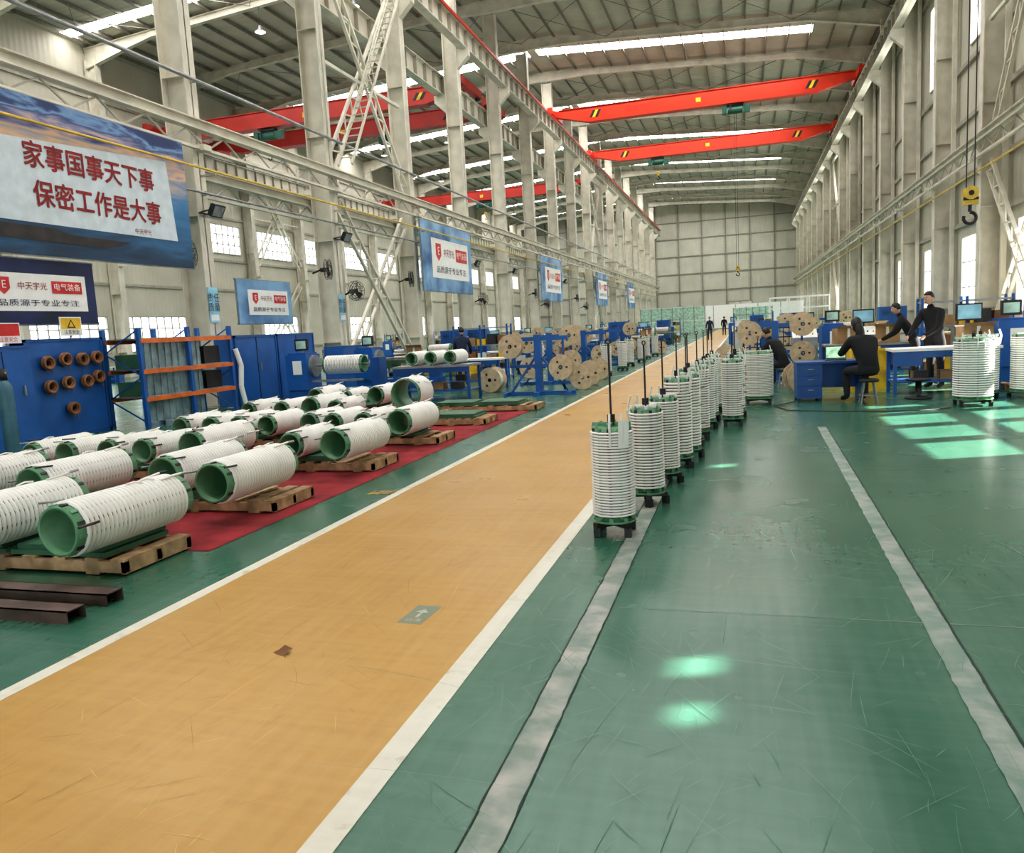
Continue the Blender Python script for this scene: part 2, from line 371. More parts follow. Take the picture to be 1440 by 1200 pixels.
for y in YS:
    for (xa,xb) in ((XL,XM),(XM,XR)):
        n=14; P=[]
        for i in range(n+1):
            t=i/n; xx=xa+(xb-xa)*t; out=t if xa==XL else 1-t; d=.36+.75*max(0,1-out/.2)+.3*max(0,1-(1-out)/.15)
            P.append((xx,RZ(xx)-.21,RZ(xx)-.21-d))
        for p,q in zip(P[:-1],P[1:]):
            b.add([(p[0],y,p[1]),(q[0],y,q[1]),(q[0],y,q[2]),(p[0],y,p[2])],[(0,1,2,3)],M_cream)
            b.bar((p[0],y,p[2]),(q[0],y,q[2]),.28,.03,M_cream)
            b.bar((p[0],y,p[1]),(q[0],y,q[1]),.28,.03,M_cream)
b.obj('roof_rafters')
b=B()
for k in range(0,len(YS)-1,2):
    for i in range(4):
        for (xa,xb) in ((XL,XM),(XM,XR)):
            x0=xa+(xb-xa)*i/4; x1=xa+(xb-xa)*(i+1)/4
            b.cyl((x0,YS[k],RZ(x0)-.4),(x1,YS[k+1],RZ(x1)-.4),.02,M_purl,5); b.cyl((x1,YS[k],RZ(x1)-.4),(x0,YS[k+1],RZ(x0)-.4),.02,M_purl,5)
b.obj('roof_bracing_rods')
# ------------------------------------------------------------------ columns
def column(two,side=1,top=19.4):
    b=B(); b.hbeam((0,0,0),(0,0,top),.72,.42,M_cream,.035,.03,up=(1,0,0))
    b.box((0,0,.03),(1.0,.7,.06),M_creamD)
    z=1.5
    while z<15: b.box((0,0,z),(.66,.40,.02),M_cream); z+=3.4
    sides=[side] if not two else [1,-1]
    for sd in sides:
        zt=15.25 if (sd==1 and two) or (not two and side==-1) else 13.25
        b.add([(sd*.36,-.16,zt-.9),(sd*.36,.16,zt-.9),(sd*.95,.16,zt-.35),(sd*.95,-.16,zt-.35),(sd*.36,-.16,zt),(sd*.36,.16,zt),(sd*.95,.16,zt),(sd*.95,-.16,zt)],
              [(0,1,2,3),(4,5,6,7),(0,3,7,4),(1,2,6,5),(2,3,7,6)],M_cream)
        b.box((sd*.5,0,6.55),(.34,.3,.14),M_cream)
    return b.mesh('steel_column')
cm=column(True,1,19.3); cr=column(False,-1,18.0); cl=column(False,1,18.0)
for y in YS:
    put('steel_column',cm,(XM,y,0)); put('steel_column',cr,(XR-.45,y,0)); 
    put('steel_column',cl,(XL+.45,y,0))
def runway(name,x,z0,z1,side,redline=True):
    b=B(); b.hbeam((x,Y0+.5,(z0+z1)/2),(x,Y1-.5,(z0+z1)/2),z1-z0,.42,M_cream,.04,.02)
    y=Y0+1
    while y<Y1-1: b.box((x,y,(z0+z1)/2),(.34,.03,z1-z0-.06),M_creamD); y+=1.125
    b.bb(x-.05,x+.05,Y0+.5,Y1-.5,z1,z1+.12,M_dgrey)
    if redline: b.bb(x+side*.28,x+side*.34,Y0+.5,Y1-.5,z1-.12,z1+.02,M_redD)
    return b.obj(name)
runway('crane_runway_beam',XM+.68,15.25,16.2,1); runway('crane_runway_beam',XM-.68,13.25,14.2,-1,False)
runway('crane_runway_beam',XR-1.15,15.25,16.2,-1,False); runway('crane_runway_beam',XL+1.15,13.25,14.2,1,False)
def lowbeam(x,z=7.1):
    b=B(); b.hbeam((x,Y0+.5,z),(x,Y1-.5,z),.26,.24,M_cream,.03,.02)
    b.bb(x-.05,x+.05,Y0+.5,Y1-.5,z-.6,z-.53,M_cream); y=Y0+.6; k=0
    while y<Y1-2: b.bar((x,y,z-.15 if k%2 else z-.55),(x,y+.7,z-.55 if k%2 else z-.15),.04,.04,M_creamD); y+=.7; k+=1
    return b.obj('longitudinal_truss_beam')
lowbeam(XM+.5); lowbeam(XR-.95); lowbeam(XM-.5,6.2)
for x,z in ((XM+.82,5.95),(XR-.95,6.05)):
    b=B(); b.cyl((x,Y0+.5,z),(x,Y1-.5,z),.03,M_pipe,8)
    for y in YS: b.bb(min(x,XM+.38) if x<0 else x,max(x,XM+.38) if x<0 else XR-.82,y-.025,y+.025,z-.09,z-.04,M_creamD)
    b.obj('yellow_gas_pipe')
b=B(); b.cyl((XM+.5,Y0+.5,5.45),(XM+.5,Y1-.5,5.45),.03,M_grey,6); b.cyl((XM+.5,Y0+.5,8.2),(XM+.5,Y1-.5,8.2),.045,M_grey,6)
for y in YS:
    for z in (5.45,8.2): b.box((XM+.44,y,z),(.14,.04,.1),M_creamD)
b.obj('service_pipe_run')
def lattice(b,p0,p1,w,m=M_cream):
    p0=Vector(p0);p1=Vector(p1);d=(p1-p0).normalized(); s=Vector((1,0,0)).cross(d)*w/2
    b.bar(p0+s,p1+s,.11,.09,m); b.bar(p0-s,p1-s,.11,.09,m)
    n=int((p1-p0).length/.45); 
    for i in range(n): 
        q=p0+(p1-p0)*(i/n); r=p0+(p1-p0)*((i+1)/n); b.bar(q+(s if i%2 else -s),r+(-s if i%2 else s),.045,.05,m)
def bracing(x,k):
    b=B(); a,c=YS[k]+.5,YS[k+1]-.5
    for z0,z1 in ((.4,6.2),(7.5,14.8)):
        lattice(b,(x,a,z0),(x,c,z1),.5); lattice(b,(x+.14,c,z0),(x+.14,a,z1),.5)
    b.bar((x,a-.25,15.05),(x,c+.25,15.05),.15,.2,M_cream); b.bar((x,a-.25,10.9),(x,c+.25,10.9),.12,.12,M_cream)
    return b.obj('cross_bracing')
for k in (5,12): bracing(XM+.1,k); bracing(XR-.62,k)
bracing(XL+.5,9)
def ladder(p0,p1,w=.5):
    b=B(); p0=Vector(p0);p1=Vector(p1); s=Vector((w/2,0,0)); b.bar(p0+s,p1+s,.05,.09,M_cream); b.bar(p0-s,p1-s,.05,.09,M_cream)
    n=int((p1-p0).length/.32)
    for i in range(1,n): q=p0+(p1-p0)*(i/n); b.bar(q-s,q+s,.035,.035,M_cream)
    for i in (1,2,3,4): q=p0+(p1-p0)*(i/5); b.bar(q+s,q+s+Vector((0,-.25,.6)),.03,.03,M_cream)
    u=Vector((0,-.25,.6)); b.bar(p0+s+u+(p1-p0)*.2,p1+s+u-(p1-p0)*.2,.03,.03,M_cream)
    b.obj('access_ladder')
ladder((XM+1.1,23.6,7.25),(XM+1.15,28.9,15.1)); ladder((XM-1.0,11.0,6.3),(XM-1.05,15.6,13.2))
# ------------------------------------------------------------------ cranes
def hook(b,c,s=1.0):
    x,y,z=c
    b.box((x,y,z+.38*s),(.26*s,.12*s,.3*s),M_pipe); b.cyl((x,y-.09*s,z+.45*s),(x,y+.09*s,z+.45*s),.13*s,M_pipe,14)
    b.cyl((x,y-.1*s,z+.45*s),(x,y+.1*s,z+.45*s),.05*s,M_black,10); b.box((x,y-.065*s,z+.34*s),(.27*s,.01,.05*s),M_black)
    b.cyl((x,y,z+.25*s),(x,y,z+.1*s),.035*s,M_black,8)
    pts=[(x+.11*s*math.sin(a),y,z-.02*s+.11*s*math.cos(a)) for a in [i*PI/8 for i in range(0,14)]]
    b.tube(pts,.032*s,M_black,8)
def crane(name,y,x0,x1,z,col,hx,dz=1.0,hookz=13.0):
    b=B(); w=.27
    pf=[(x0,z-dz*.42),(x0+2.4,z-dz),(x1-2.4,z-dz),(x1,z-dz*.42),(x1,z),(x0,z)]
    vs=[(p[0],y-w,p[1]) for p in pf]+[(p[0],y+w,p[1]) for p in pf]
    b.add(vs,[(0,1,2,3,4,5),(11,10,9,8,7,6)]+[(i,6+i,6+(i+1)%6,(i+1)%6) for i in range(6)],col)
    b.bb(x0+.3,x1-.3,y-w-.08,y+w+.08,z-.02,z+.03,col)
    b.bb(x0+2.4,x1-2.4,y-w-.07,y+w+.07,z-dz-.02,z-dz,col)
    for xs in (x0+2.5,x1-3.2):
        for i in range(3):
            xa=xs+i*.2; mm=M_black if i%2==0 else M_yellow
            b.add([(xa,y-w-.012,z-dz+.26),(xa+.2,y-w-.012,z-dz+.26),(xa+.45,y-w-.012,z-.26),(xa+.25,y-w-.012,z-.26)],[(0,1,2,3)],mm)
    xm=(x0+x1)/2
    b.add([(xm-.16,y-w-.012,z-.66),(xm+.16,y-w-.012,z-.66),(xm+.16,y-w-.012,z-.38),(xm-.16,y-w-.012,z-.38)],[(0,1,2,3)],M_yellow)
    b.text('安全生产',.5,M_redD,YF(xm-4,y-w-.014,z-.5))
    for xe in (x0-.05,x1+.05):
        b.box((xe,y,z-.31),(.36,3.4,.42),col)
        for q in (-1.4,1.4): b.cyl((xe-.1,y+q,z-.52),(xe+.1,y+q,z-.52),.16,M_dgrey,12)
    b.cyl((hx-.5,y,z-dz-.45),(hx+.5,y,z-dz-.45),.24,M_dgreen,14); b.box((hx+.75,y,z-dz-.45),(.45,.4,.4),M_dgreen); b.box((hx-.7,y,z-dz-.42),(.3,.5,.45),M_dgreen)
    b.box((hx,y,z-dz-.12),(1.1,.4,.12),M_dgrey); b.bar((hx-.3,y-.32,z-dz-.1),(hx-.3,y-.32,z-dz-.6),.06,.06,M_dgrey)
    b.cyl((hx-.07,y,z-dz-.6),(hx-.07,y,hookz+.5),.012,M_dgrey,5); b.cyl((hx+.07,y,z-dz-.6),(hx+.07,y,hookz+.5),.012,M_dgrey,5)
    hook(b,(hx,y,hookz))
    return b.obj(name)
crane('overhead_crane',57,XM+.75,XR-1.25,17.02,M_red,-.3,hookz=4.6); crane('overhead_crane',71.5,XM+.75,XR-1.25,17.02,M_red,-7,hookz=14.2)
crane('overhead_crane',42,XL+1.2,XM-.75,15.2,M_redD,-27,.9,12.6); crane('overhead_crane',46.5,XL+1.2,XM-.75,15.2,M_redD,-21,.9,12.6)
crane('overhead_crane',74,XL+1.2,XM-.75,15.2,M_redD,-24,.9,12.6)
crane('overhead_crane',17.4,XM+.75,XR-1.25,17.02,M_red,4.27,hookz=3.3)
# ------------------------------------------------------------------ banners
def banner(y0,y1,z0,z1,kind,x=XM+.50):
    b=B(); b.bb(x-.03,x,y0,y1,z0,z1,M_sea if kind=='sea' else (M_navy if kind=='navy' else M_bblue))
    for z in (z0,z1): b.bb(x-.06,x-.03,y0-.05,y1+.05,z-.03,z+.03,M_grey)
    for y in (y0,y1): b.bb(x-.06,x-.03,y-.03,y+.03,z0,z1,M_grey)
    w=y1-y0;h=z1-z0
    if kind=='sea':
        X=x+.01
        b.add([(X,11.0,4.1),(X,15.7,4.1),(X,15.55,5.9),(X,11.2,5.6)],[(0,1,2,3)],mat('banner_panel',(.60,.68,.74),.5,var=.08))
        b.text('家事国事天下事',.53,M_textred,XF(X+.01,13.40,5.33),bold=.010,width=3.35)
        b.text('保密工作是大事',.53,M_textred,XF(X+.01,13.53,4.62),bold=.010,width=3.35)
        b.text('中天宇光',.13,M_textred,XF(X+.01,14.6,4.2))
        b.add([(X,9.2,3.8),(X,13.5,3.75),(X,14.2,3.93),(X,12.6,3.95),(X,12.3,4.03),(X,9.2,4.05)],[(0,1,2,3,4,5)],M_dgrey)
    else:
        X=x+.01; a=y0+w*.17; c=y1-w*.08; d=z0+h*.2; e=z1-h*.22
        b.add([(X,a,d),(X,c,d),(X,c,e),(X,a,e)],[(0,1,2,3)],M_paper)
        X+=.01; cy=a+(c-a)*.17; cz=(d+e)/2+h*.09; r=h*.13
        b.add([(X,cy-r*.8,cz+r),(X,cy-r*.8,cz-r*.3),(X,cy,cz-r),(X,cy+r*.8,cz-r*.3),(X,cy+r*.8,cz+r)],[(0,1,2,3,4)],M_pill)
        b.text('E',r*1.3,M_paper,XF(X+.006,cy,cz+r*.1))
        b.text('中天宇光',h*.13,M_textred,XF(X,a+(c-a)*.44,cz),width=(c-a)*.28)
        b.add([(X,a+(c-a)*.63,cz-r*.75),(X,a+(c-a)*.95,cz-r*.75),(X,a+(c-a)*.95,cz+r*.75),(X,a+(c-a)*.63,cz+r*.75)],[(0,1,2,3)],M_pill)
        b.text('电气装备',h*.12,M_paper,XF(X+.006,a+(c-a)*.79,cz),width=(c-a)*.28)
        b.text('品质源于专业专注',h*.11,M_navy,XF(X,(a+c)/2,d+h*.12),width=(c-a)*.8)
    return b.obj('hanging_banner')
banner(8.6,16.2,3.5,6.45,'sea',XM+.70)
banner(10.2,13.2,2.2,3.42,'navy',XM+.55)
banner(19.6,22.4,2.2,3.5,'blue',XM-.6)
for y in (30.6,50.8,71.1,91.3): banner(y,y+6.2,3.45,6.4,'blue',XM+.66)
for y in (17.2,23.95):
    b=B(); b.bb(0,.02,-.19,.19,0,.9,M_lblue); b.text('责任\n质量',.24,M_navy,XF(.025,0,.5)); b.add([(.023,-.15,.05),(.023,.15,.05),(.023,.15,.2),(.023,-.15,.2)],[(0,1,2,3)],M_paper)
    b.obj('column_sign',(XM+.37,y,2.2))
# ------------------------------------------------------------------ transformer coils
def coil_parts(b,r,L,turns,gap=M_cgap,z0=0,ends=.06,cw=M_cwhite,n=36):
    ri=r-.045
    b.lathe([(ri,z0),(ri+.02,z0),(ri+.02,z0+L),(ri,z0+L)],M_cgreen,n,None,True,True)
    a=z0+ends; p=(L-2*ends)/turns; prof=[];ms=[]
    for i in range(turns):
        q=a+i*p
        prof+=[(r-.018,q),(r-.004,q+p*.10),(r,q+p*.24),(r,q+p*.52),(r-.004,q+p*.66),(r-.018,q+p*.74)]
        ms+=[cw,cw,cw,cw,cw,gap]
    prof.append((r-.018,a+p*turns)); b.lathe(prof,ms[:len(prof)-1],n)
    for e in (a,a+p*turns): b.lathe([(ri+.02,e),(r-.018,e)],gap,n)
    for i in range(12):
        t=2*PI*i/12; M=Matrix.Rotation(t,4,'Z'); b.bb(ri+.018,r-.014,-.012,.012,z0+.015,z0+L-.015,M_dgrey if i%2 else M_cgreen,M)
def lying_mesh(r,L,turns,seed,gap=M_cgap):
    rd=random.Random(seed); b=B(); coil_parts(b,r,L,turns,gap,ends=.07)
    for k in range(3):
        t=PI/2+(rd.random()-.5)*2.6; R=r+.006; e=L-.08-rd.random()*.08; cx,cy=math.cos(t),math.sin(t)
        sx=rd.uniform(-.05,.05)
        b.tube([(R*cx,R*cy,e-.12),(R*cx*1.04,R*cy*1.04,e),(R*cx*1.09+sx*.4,R*cy*1.09,e+.08)],.010,M_cwhite,6)
        b.tube([(R*cx*1.09+sx*.4,R*cy*1.09,e+.08),(R*cx*1.1+sx,R*cy*1.1,e+.15)],.011,M_grey if k else M_dgrey,6)
    for k in range(2):
        t=PI/2+(rd.random()-.5)*2.4; R=r+.006; cx,cy=math.cos(t),math.sin(t)
        b.tube([(R*cx,R*cy,.16),(R*cx*1.05,R*cy*1.05,.06),(R*cx*1.1,R*cy*1.1,-.03)],.009,M_dgrey if k else M_grey,6)
    for k in range(2):
        t=PI/2+(rd.random()-.5)*2; z=rd.uniform(.2,L-.3); R=r+.006
        b.tube([(R*math.cos(t),R*math.sin(t),z),((R+.012)*math.cos(t+.1),(R+.012)*math.sin(t+.1),z+.06),(R*math.cos(t+.2),R*math.sin(t+.2),z+.12)],.008,M_cwhite,6)
    return b.mesh('transformer_coil')
LM={'a':[(lying_mesh(.20,1.12,25,s)) for s in (1,2,3)],'b':[lying_mesh(.17,.95,23,s,M_cgap2 if s==5 else M_cgap) for s in (4,5)],'c':[lying_mesh(.31,.75,17,6)]}
RAD={'a':.2,'b':.17,'c':.31}
def lay(x,y,kind,z=.202,spin=0):
    me=random.choice(LM[kind]); rz=(random.random()-.5)*.05
    M=Matrix.Translation((x,y,z+RAD[kind]+.002))@Matrix.Rotation(rz,4,'Z')@Matrix.Rotation(-PI/2,4,'X')@Matrix.Rotation(PI+(random.random()-.5)*.6,4,'Z')
    return put('transformer_coil',me,M=M)
def pallet(x0,x1,y0,y1,plates=True):
    w=x1-x0; d=y1-y0; b=B()
    for yy in (.025,d/2,d-.025): b.bb(0,w,yy-.025,yy+.025,.018,.098,M_wood)
    for xx in [w*i/7 for i in range(8)]:
        xs=min(max(0,xx-.06),w-.12); b.bb(xs,xs+.12,0,d,.098,.118,M_wood)
        if int(xx*7/w+.5)%3==0: b.bb(xs,xs+.12,0,d,0,.018,M_wood)
    b.bb(w-.03,w,0,d,.01,.098,M_wood)
    b.obj('wooden_pallet',(x0,y0,.0065))
    if plates:
        b=B(); xx=x0+.04
        while xx+.8<x1+.12:
            o=random.random()*.05
            b.bb(xx,xx+.88,y0+.02+o,y1-.03+o,.126,.160,M_green2); b.bb(xx+.04,xx+.84,y0+.06-o,y1-.0,.163,.20,M_green2); xx+=.94
        b.obj('support_plate_stack')
B().bb(-9.4,-4.05,4.95,15.9,0,.006,M_carpet).obj('red_carpet')
pal=[((-6.3,-4.25,4.3,5.0),[(-4.48,4.0,'a'),(-5.4,3.9,'a')]),
 ((-8.4,-6.55,4.0,4.7),[(-7.0,3.8,'a'),(-7.9,3.9,'a')]),
 ((-5.85,-4.25,6.15,6.85),[(-4.48,5.6,'a'),(-5.3,5.95,'a')]),
 ((-7.95,-6.0,5.55,6.25),[(-6.3,5.4,'a'),(-7.3,5.3,'a')]),
 ((-8.8,-6.15,7.7,8.4),[(-8.5,7.35,'b'),(-8.02,7.4,'b'),(-7.52,7.55,'b'),(-7.04,7.6,'b'),(-6.45,7.75,'a')]),
 ((-5.75,-4.25,8.2,8.9),[(-4.5,7.75,'a'),(-5.2,7.95,'b')]),
 ((-6.5,-4.25,10.25,10.95),[(-4.62,9.75,'a'),(-5.3,10.0,'b'),(-5.8,10.0,'b'),(-6.25,10.1,'b')]),
 ((-8.7,-6.6,10.2,10.9),[(-6.85,9.9,'b'),(-7.35,9.9,'b'),(-7.85,9.9,'b'),(-8.4,9.9,'b')]),
 ((-9.2,-6.75,12.5,13.2),[(-7.0,12.2,'b'),(-7.5,12.2,'a'),(-8.1,12.2,'b'),(-8.8,12.2,'b')]),
 ((-6.6,-5.5,13.2,14.0),[(-6.05,13.15,'c')]),
 ((-5.35,-4.25,12.4,13.1),[]),((-6.1,-3.9,14.5,15.2),[]),
 ((-9.2,-7.0,14.6,15.3),[(-7.3,14.4,'a'),(-8.0,14.4,'b'),(-8.7,14.4,'a')])]
for p,cs in pal:
    pallet(*p)
    for c in cs: lay(*c)
def channel(x0,x1,y):
    b=B(); b.bb(x0,x1,y-.07,y+.07,.072,.08,M_rust); b.bb(x0,x1,y-.07,y-.062,0,.08,M_rust); b.bb(x0,x1,y+.062,y+.07,0,.08,M_rust)
    b.obj('steel_channel')
channel(-6.3,-3.88,3.62+.2); channel(-6.3,-3.88,3.52)
def standing_mesh(r,H,turns,gap,rod,seed,cw=M_cwhite,tag=False,topc=M_cwhite):
    b=B(); rd=random.Random(seed)
    for a in (PI/4,3*PI/4):
        dx,dy=math.cos(a)*(r+.02),math.sin(a)*(r+.02); b.bar((-dx,-dy,.085),(dx,dy,.085),.05,.04,M_black)
    for a in (PI/4,3*PI/4,5*PI/4,7*PI/4): b.box((math.cos(a)*(r-.0),math.sin(a)*(r),.035),(.05,.05,.07),M_black)
    b.lathe([(.02,.105),(r-.0,.105),(r,.118),(.02,.118)],M_cgreen,28,None,False,True)
    coil_parts(b,r,H,turns,gap,z0=.12,ends=.035,cw=cw,n=32)
    zt=.12+H
    for a in (0,PI/2): b.bar((-math.cos(a)*(r-.02),-math.sin(a)*(r-.02),zt+.012),(math.cos(a)*(r-.02),math.sin(a)*(r-.02),zt+.012),.03,.02,topc)
    for i in range(8):
        t=2*PI*i/8; b.box((math.cos(t)*(r-.03),math.sin(t)*(r-.03),zt+.005),(.022,.022,.03),topc if i%2 else M_cgreen); b.box((math.cos(t)*(r-.02),math.sin(t)*(r-.02),.125),(.03,.03,.045),M_cgreen)
    b.cyl((0,0,.1),(0,0,rod),.008,M_black,8); b.torus((0,0,rod+.02),.018,.005,M_black,Matrix.Rotation(PI/2,4,'X'),12,6)
    b.cyl((0,0,zt),(0,0,zt+.08),.03,M_black,8)
    for k in range(3):
        t=rd.random()*6.28; b.tube([(r*math.cos(t),r*math.sin(t),zt-.15),((r+.02)*math.cos(t),(r+.02)*math.sin(t),zt),((r-.01)*math.cos(t),(r-.01)*math.sin(t),zt+.1)],.009,M_cwhite,6)
    for k in range(7 if gap is M_cgap2 else 0):
        t=.6+rd.random()*.5; z=.2+k*(H-.15)/7; b.tube([(r*math.cos(t),r*math.sin(t),z),((r+.05)*math.cos(t),(r+.05)*math.sin(t),z+.01)],.005,M_brown,5)
    if tag:
        M=Matrix.Rotation(-.9,4,'Z'); b.add([(r+.006,-.045,zt-.16),(r+.006,.045,zt-.16),(r+.02,.045,zt+.05),(r+.02,-.045,zt+.05)],[(0,1,2,3)],M_paper,False,M)
    return b.mesh('wound_coil_on_stand')
s0=standing_mesh(.165,.72,30,M_cgap,1.45,1,tag=True,topc=M_cgreen); s1=standing_mesh(.15,.74,26,M_cgap,1.4,2); s2=standing_mesh(.155,.86,24,M_cgap2,1.4,3)
sB=standing_mesh(.27,.84,26,M_cgap2,1.2,4); sC=standing_mesh(.29,.95,24,M_cgap,1.15,5)
for i,(x,y) in enumerate([(-.97,5.77),(-.83,6.77),(-.77,7.7),(-.70,8.55),(-.64,9.1),(-.68,9.95),(-.60,10.6),(-.56,11.6),(-.54,12.4),(-.52,13.6)]):
    put('wound_coil_on_stand',s0 if i==0 else (s1 if i in(1,2) else s2),(x,y,.0045),0 if i==0 else random.random()*6)
for (x,y) in ((-.17,11.9),(-.14,12.9),(-.15,13.9)): put('wound_coil_on_stand',s2,(x,y,.0045),x*9)
put('wound_coil_on_stand',sB,(.25,14.9,0)); put('wound_coil_on_stand',sC,(3.5,13.9,0)); put('wound_coil_on_stand',sC,(3.85,14.9,0),1); put('wound_coil_on_stand',sC,(4.6,14.9,0),2)
for i in range(6): put('wound_coil_on_stand',s2,(-4.1+.1*(i%2),24+i*2.6,0),i)
# ------------------------------------------------------------------ reels and machines
def reel_b(b,c,R=.31,w=.3,wire=M_brown,axis='Y',fl=M_plyw):
    M=Matrix.Translation(c)@(Matrix.Rotation(PI/2,4,'X') if axis=='Y' else Matrix.Rotation(PI/2,4,'Y'))
    b.lathe([(.05,-w/2),(R,-w/2),(R,-w/2+.02),(R*.72,-w/2+.02),(R*.74,0),(R*.72,w/2-.02),(R,w/2-.02),(R,w/2),(.05,w/2)],[fl,fl,fl,wire,wire,fl,fl,fl,M_dgrey],24,M,False,True)
    for s in (-1,1):
        for i in range(3):
            t=i*2*PI/3; b.lathe([(0,s*(w/2+.003)),(R*.1,s*(w/2+.003))],M_dgrey,10,M@Matrix.Translation((R*.5*math.cos(t),R*.5*math.sin(t),0)))
def reel_stand(seed=0,wire=M_brown,n=3):
    b=B()
    b.bb(-.9,.9,-.04,.04,0,.08,M_blue2); b.bb(-.08,.08,-.4,.4,0,.08,M_blue2); b.bb(-.82,-.74,-.35,.35,0,.08,M_blue2); b.bb(.74,.82,-.35,.35,0,.08,M_blue2)
    b.bb(-.08,.08,-.08,.08,.08,1.45,M_blue2); b.bb(-.75,.75,-.05,.05,1.3,1.4,M_blue2)
    b.bar((-.7,0,.08),(-.08,0,.9),.05,.05,M_blue2); b.bar((.7,0,.08),(.08,0,.9),.05,.05,M_blue2); b.bb(-.7,.7,-.04,.04,.66,.74,M_blue2)
    for x,z in ((-.6,1.2),(.62,.66),(-.55,.5),(.62,1.36))[:n]: 
        b.cyl((x,-.42,z),(x,.02,z),.022,M_grey,8); reel_b(b,(x,-.24,z),.29,.24,wire)
    b.bar((-.6,.0,.74),(-.6,0,1.3),.05,.05,M_blue2); b.bar((.62,.0,.1),(.62,0,1.3),.05,.05,M_blue2)
    return b.mesh('wire_reel_stand')
rs=reel_stand(0,M_brown,2); rs2=reel_stand(1,M_cwhite,4)
b=B(); reel_b(b,(0,0,.31)); reel1=b.mesh('wire_reel'); b=B(); reel_b(b,(0,0,.33),.33,.36,M_cwhite); reel2=b.mesh('wire_reel')
put('wire_reel_stand',rs,(-4.75,18.1,0)); put('wire_reel_stand',rs2,(.75,20.3,0))
put('wire_reel_stand',rs2,(-5.3,21.5,0),.1); put('wire_reel_stand',rs,(-5.1,25.5,0),-.1); put('wire_reel_stand',rs,(-5.3,30,0)); put('wire_reel_stand',rs2,(.7,26,0)); put('wire_reel_stand',rs,(.7,31,0))
for (x,y,k) in ((-3.95,19.3,0),(-4.0,20.6,1),(-4.1,22.6,0),(-.35,19.2,1),(-.6,21.5,0),(-.4,23.2,1),(-.55,25,0),(-4.0,39.6,0),(-.6,27.5,1),(-.6,30,0),(-6.3,19.2,1),(-.5,16.4,0),(-.1,17.2,1)):
    put('wire_reel',reel1 if k==0 else reel2,(x,y,0),random.random()*.6-.3)
def bench(w,d,h,top,leg,shelf=True):
    b=B(); b.bb(-w/2,w/2,-d/2,d/2,h-.05,h,top)
    for sx in (-1,1):
        for sy in (-1,1): b.box((sx*(w/2-.05),sy*(d/2-.05),(h-.05)/2),(.06,.06,h-.05),leg)
    if shelf: b.bb(-w/2+.03,w/2-.03,-d/2+.03,d/2-.03,.22,.25,leg)
    b.bb(-w/2+.05,w/2-.05,-d/2+.02,-d/2+.05,h-.17,h-.05,leg)
    b.bb(-w/2+.08,-w/2+.5,-d/2+.03,d/2-.05,h-.32,h-.06,leg)
    for i in range(3): b.bb(-.5+i*.45,-.25+i*.45,-.15,.15,.25,.42,M_card if i%2 else M_dgrey)
    return b.mesh('workbench')
bn=[bench(1.8,.8,.85,M_paper,M_blue2),bench(1.6,.8,.85,M_wood,M_green2),bench(2.0,.9,.85,M_grey,M_blue)]
def winder(seed,cw):
    b=B()
    b.bb(-1.3,1.3,-.3,.3,0,.35,M_blue2); b.bb(-1.3,-.7,-.35,.35,.35,1.25,M_blue2); b.bb(-1.25,-.75,-.3,.3,1.25,1.3,M_blue); b.bb(1.0,1.25,-.22,.22,.35,1.1,M_blue)
    b.cyl((-.7,0,.95),(-.62,0,.95),.28,M_grey,20); b.cyl((-.62,0,.95),(1.0,0,.95),.03,M_grey,10); b.cyl((.9,0,.95),(1.0,0,.95),.1,M_grey,14)
    b.bb(-1.1,-.85,-.36,-.35,.75,1.1,M_paper); b.bb(-.5,.9,-.5,-.44,.55,.6,M_grey)
    b.box((-1.0,-.0,1.5),(.36,.08,.3),M_dgrey); b.bar((-1.0,0,1.3),(-1.0,0,1.4),.05,.05,M_grey); b.add([(-1.14,-.045,1.40),(-.86,-.045,1.40),(-.86,-.045,1.60),(-1.14,-.045,1.60)],[(0,1,2,3)],M_grn)
    if cw:
        bb=B(); coil_parts(bb,.24,1.1,22,M_cgap,z0=-.55,n=24); M=Matrix.Translation((.2,0,.95))@Matrix.Rotation(PI/2,4,'Y'); 
        for i,f in enumerate(bb.f): b.f.append(tuple(len(b.v)+k for k in f)); b.m.append(b.mi(bb.mats[bb.m[i]])); b.sm.append(bb.sm[i])
        b.v.extend([tuple(M@Vector(v)) for v in bb.v])
    return b.mesh('coil_winding_machine')
wm=[winder(1,True),winder(2,False)]
def binm(m):
    b=B(); t=.03
    b.bb(-.3,.3,-.22,.22,0,t,m); 
    for s in (-1,1): b.bb(s*.3-.015,s*.3+.015,-.22,.22,0,.4,m); b.bb(-.3,.3,s*.22-.015,s*.22+.015,0,.4,m)
    b.bb(-.33,.33,-.25,-.2,.36,.42,m); b.bb(-.33,.33,.2,.25,.36,.42,m)
    return b.mesh('storage_bin')
by=binm(M_yellow); bl=binm(M_blue2)
def boxm():
    b=B(); b.bb(-.25,.25,-.2,.2,0,.35,M_card); b.add([(-.25,-.2,.35),(.25,-.2,.35),(.27,-.33,.42),(-.27,-.33,.42)],[(0,1,2,3)],M_card); b.bb(-.03,.03,-.201,.201,.1,.351,M_paper)
    return b.mesh('cardboard_box')
bx=boxm()
def cabm():
    b=B(); b.bb(-.5,.5,-.25,.25,.06,1.7,M_blue2); b.bb(-.46,-.01,-.27,-.25,.1,1.66,M_blue); b.bb(.01,.46,-.27,-.25,.1,1.66,M_blue)
    b.bb(-.06,-.03,-.29,-.27,.8,1.0,M_grey); b.bb(.03,.06,-.29,-.27,.8,1.0,M_grey); b.bb(-.48,.48,-.23,.23,0,.06,M_black)
    for i in range(3): b.bb(-.38,-.12,-.275,-.27,1.4+i*.06,1.42+i*.06,M_black)
    return b.mesh('tool_cabinet')
cab=cabm()
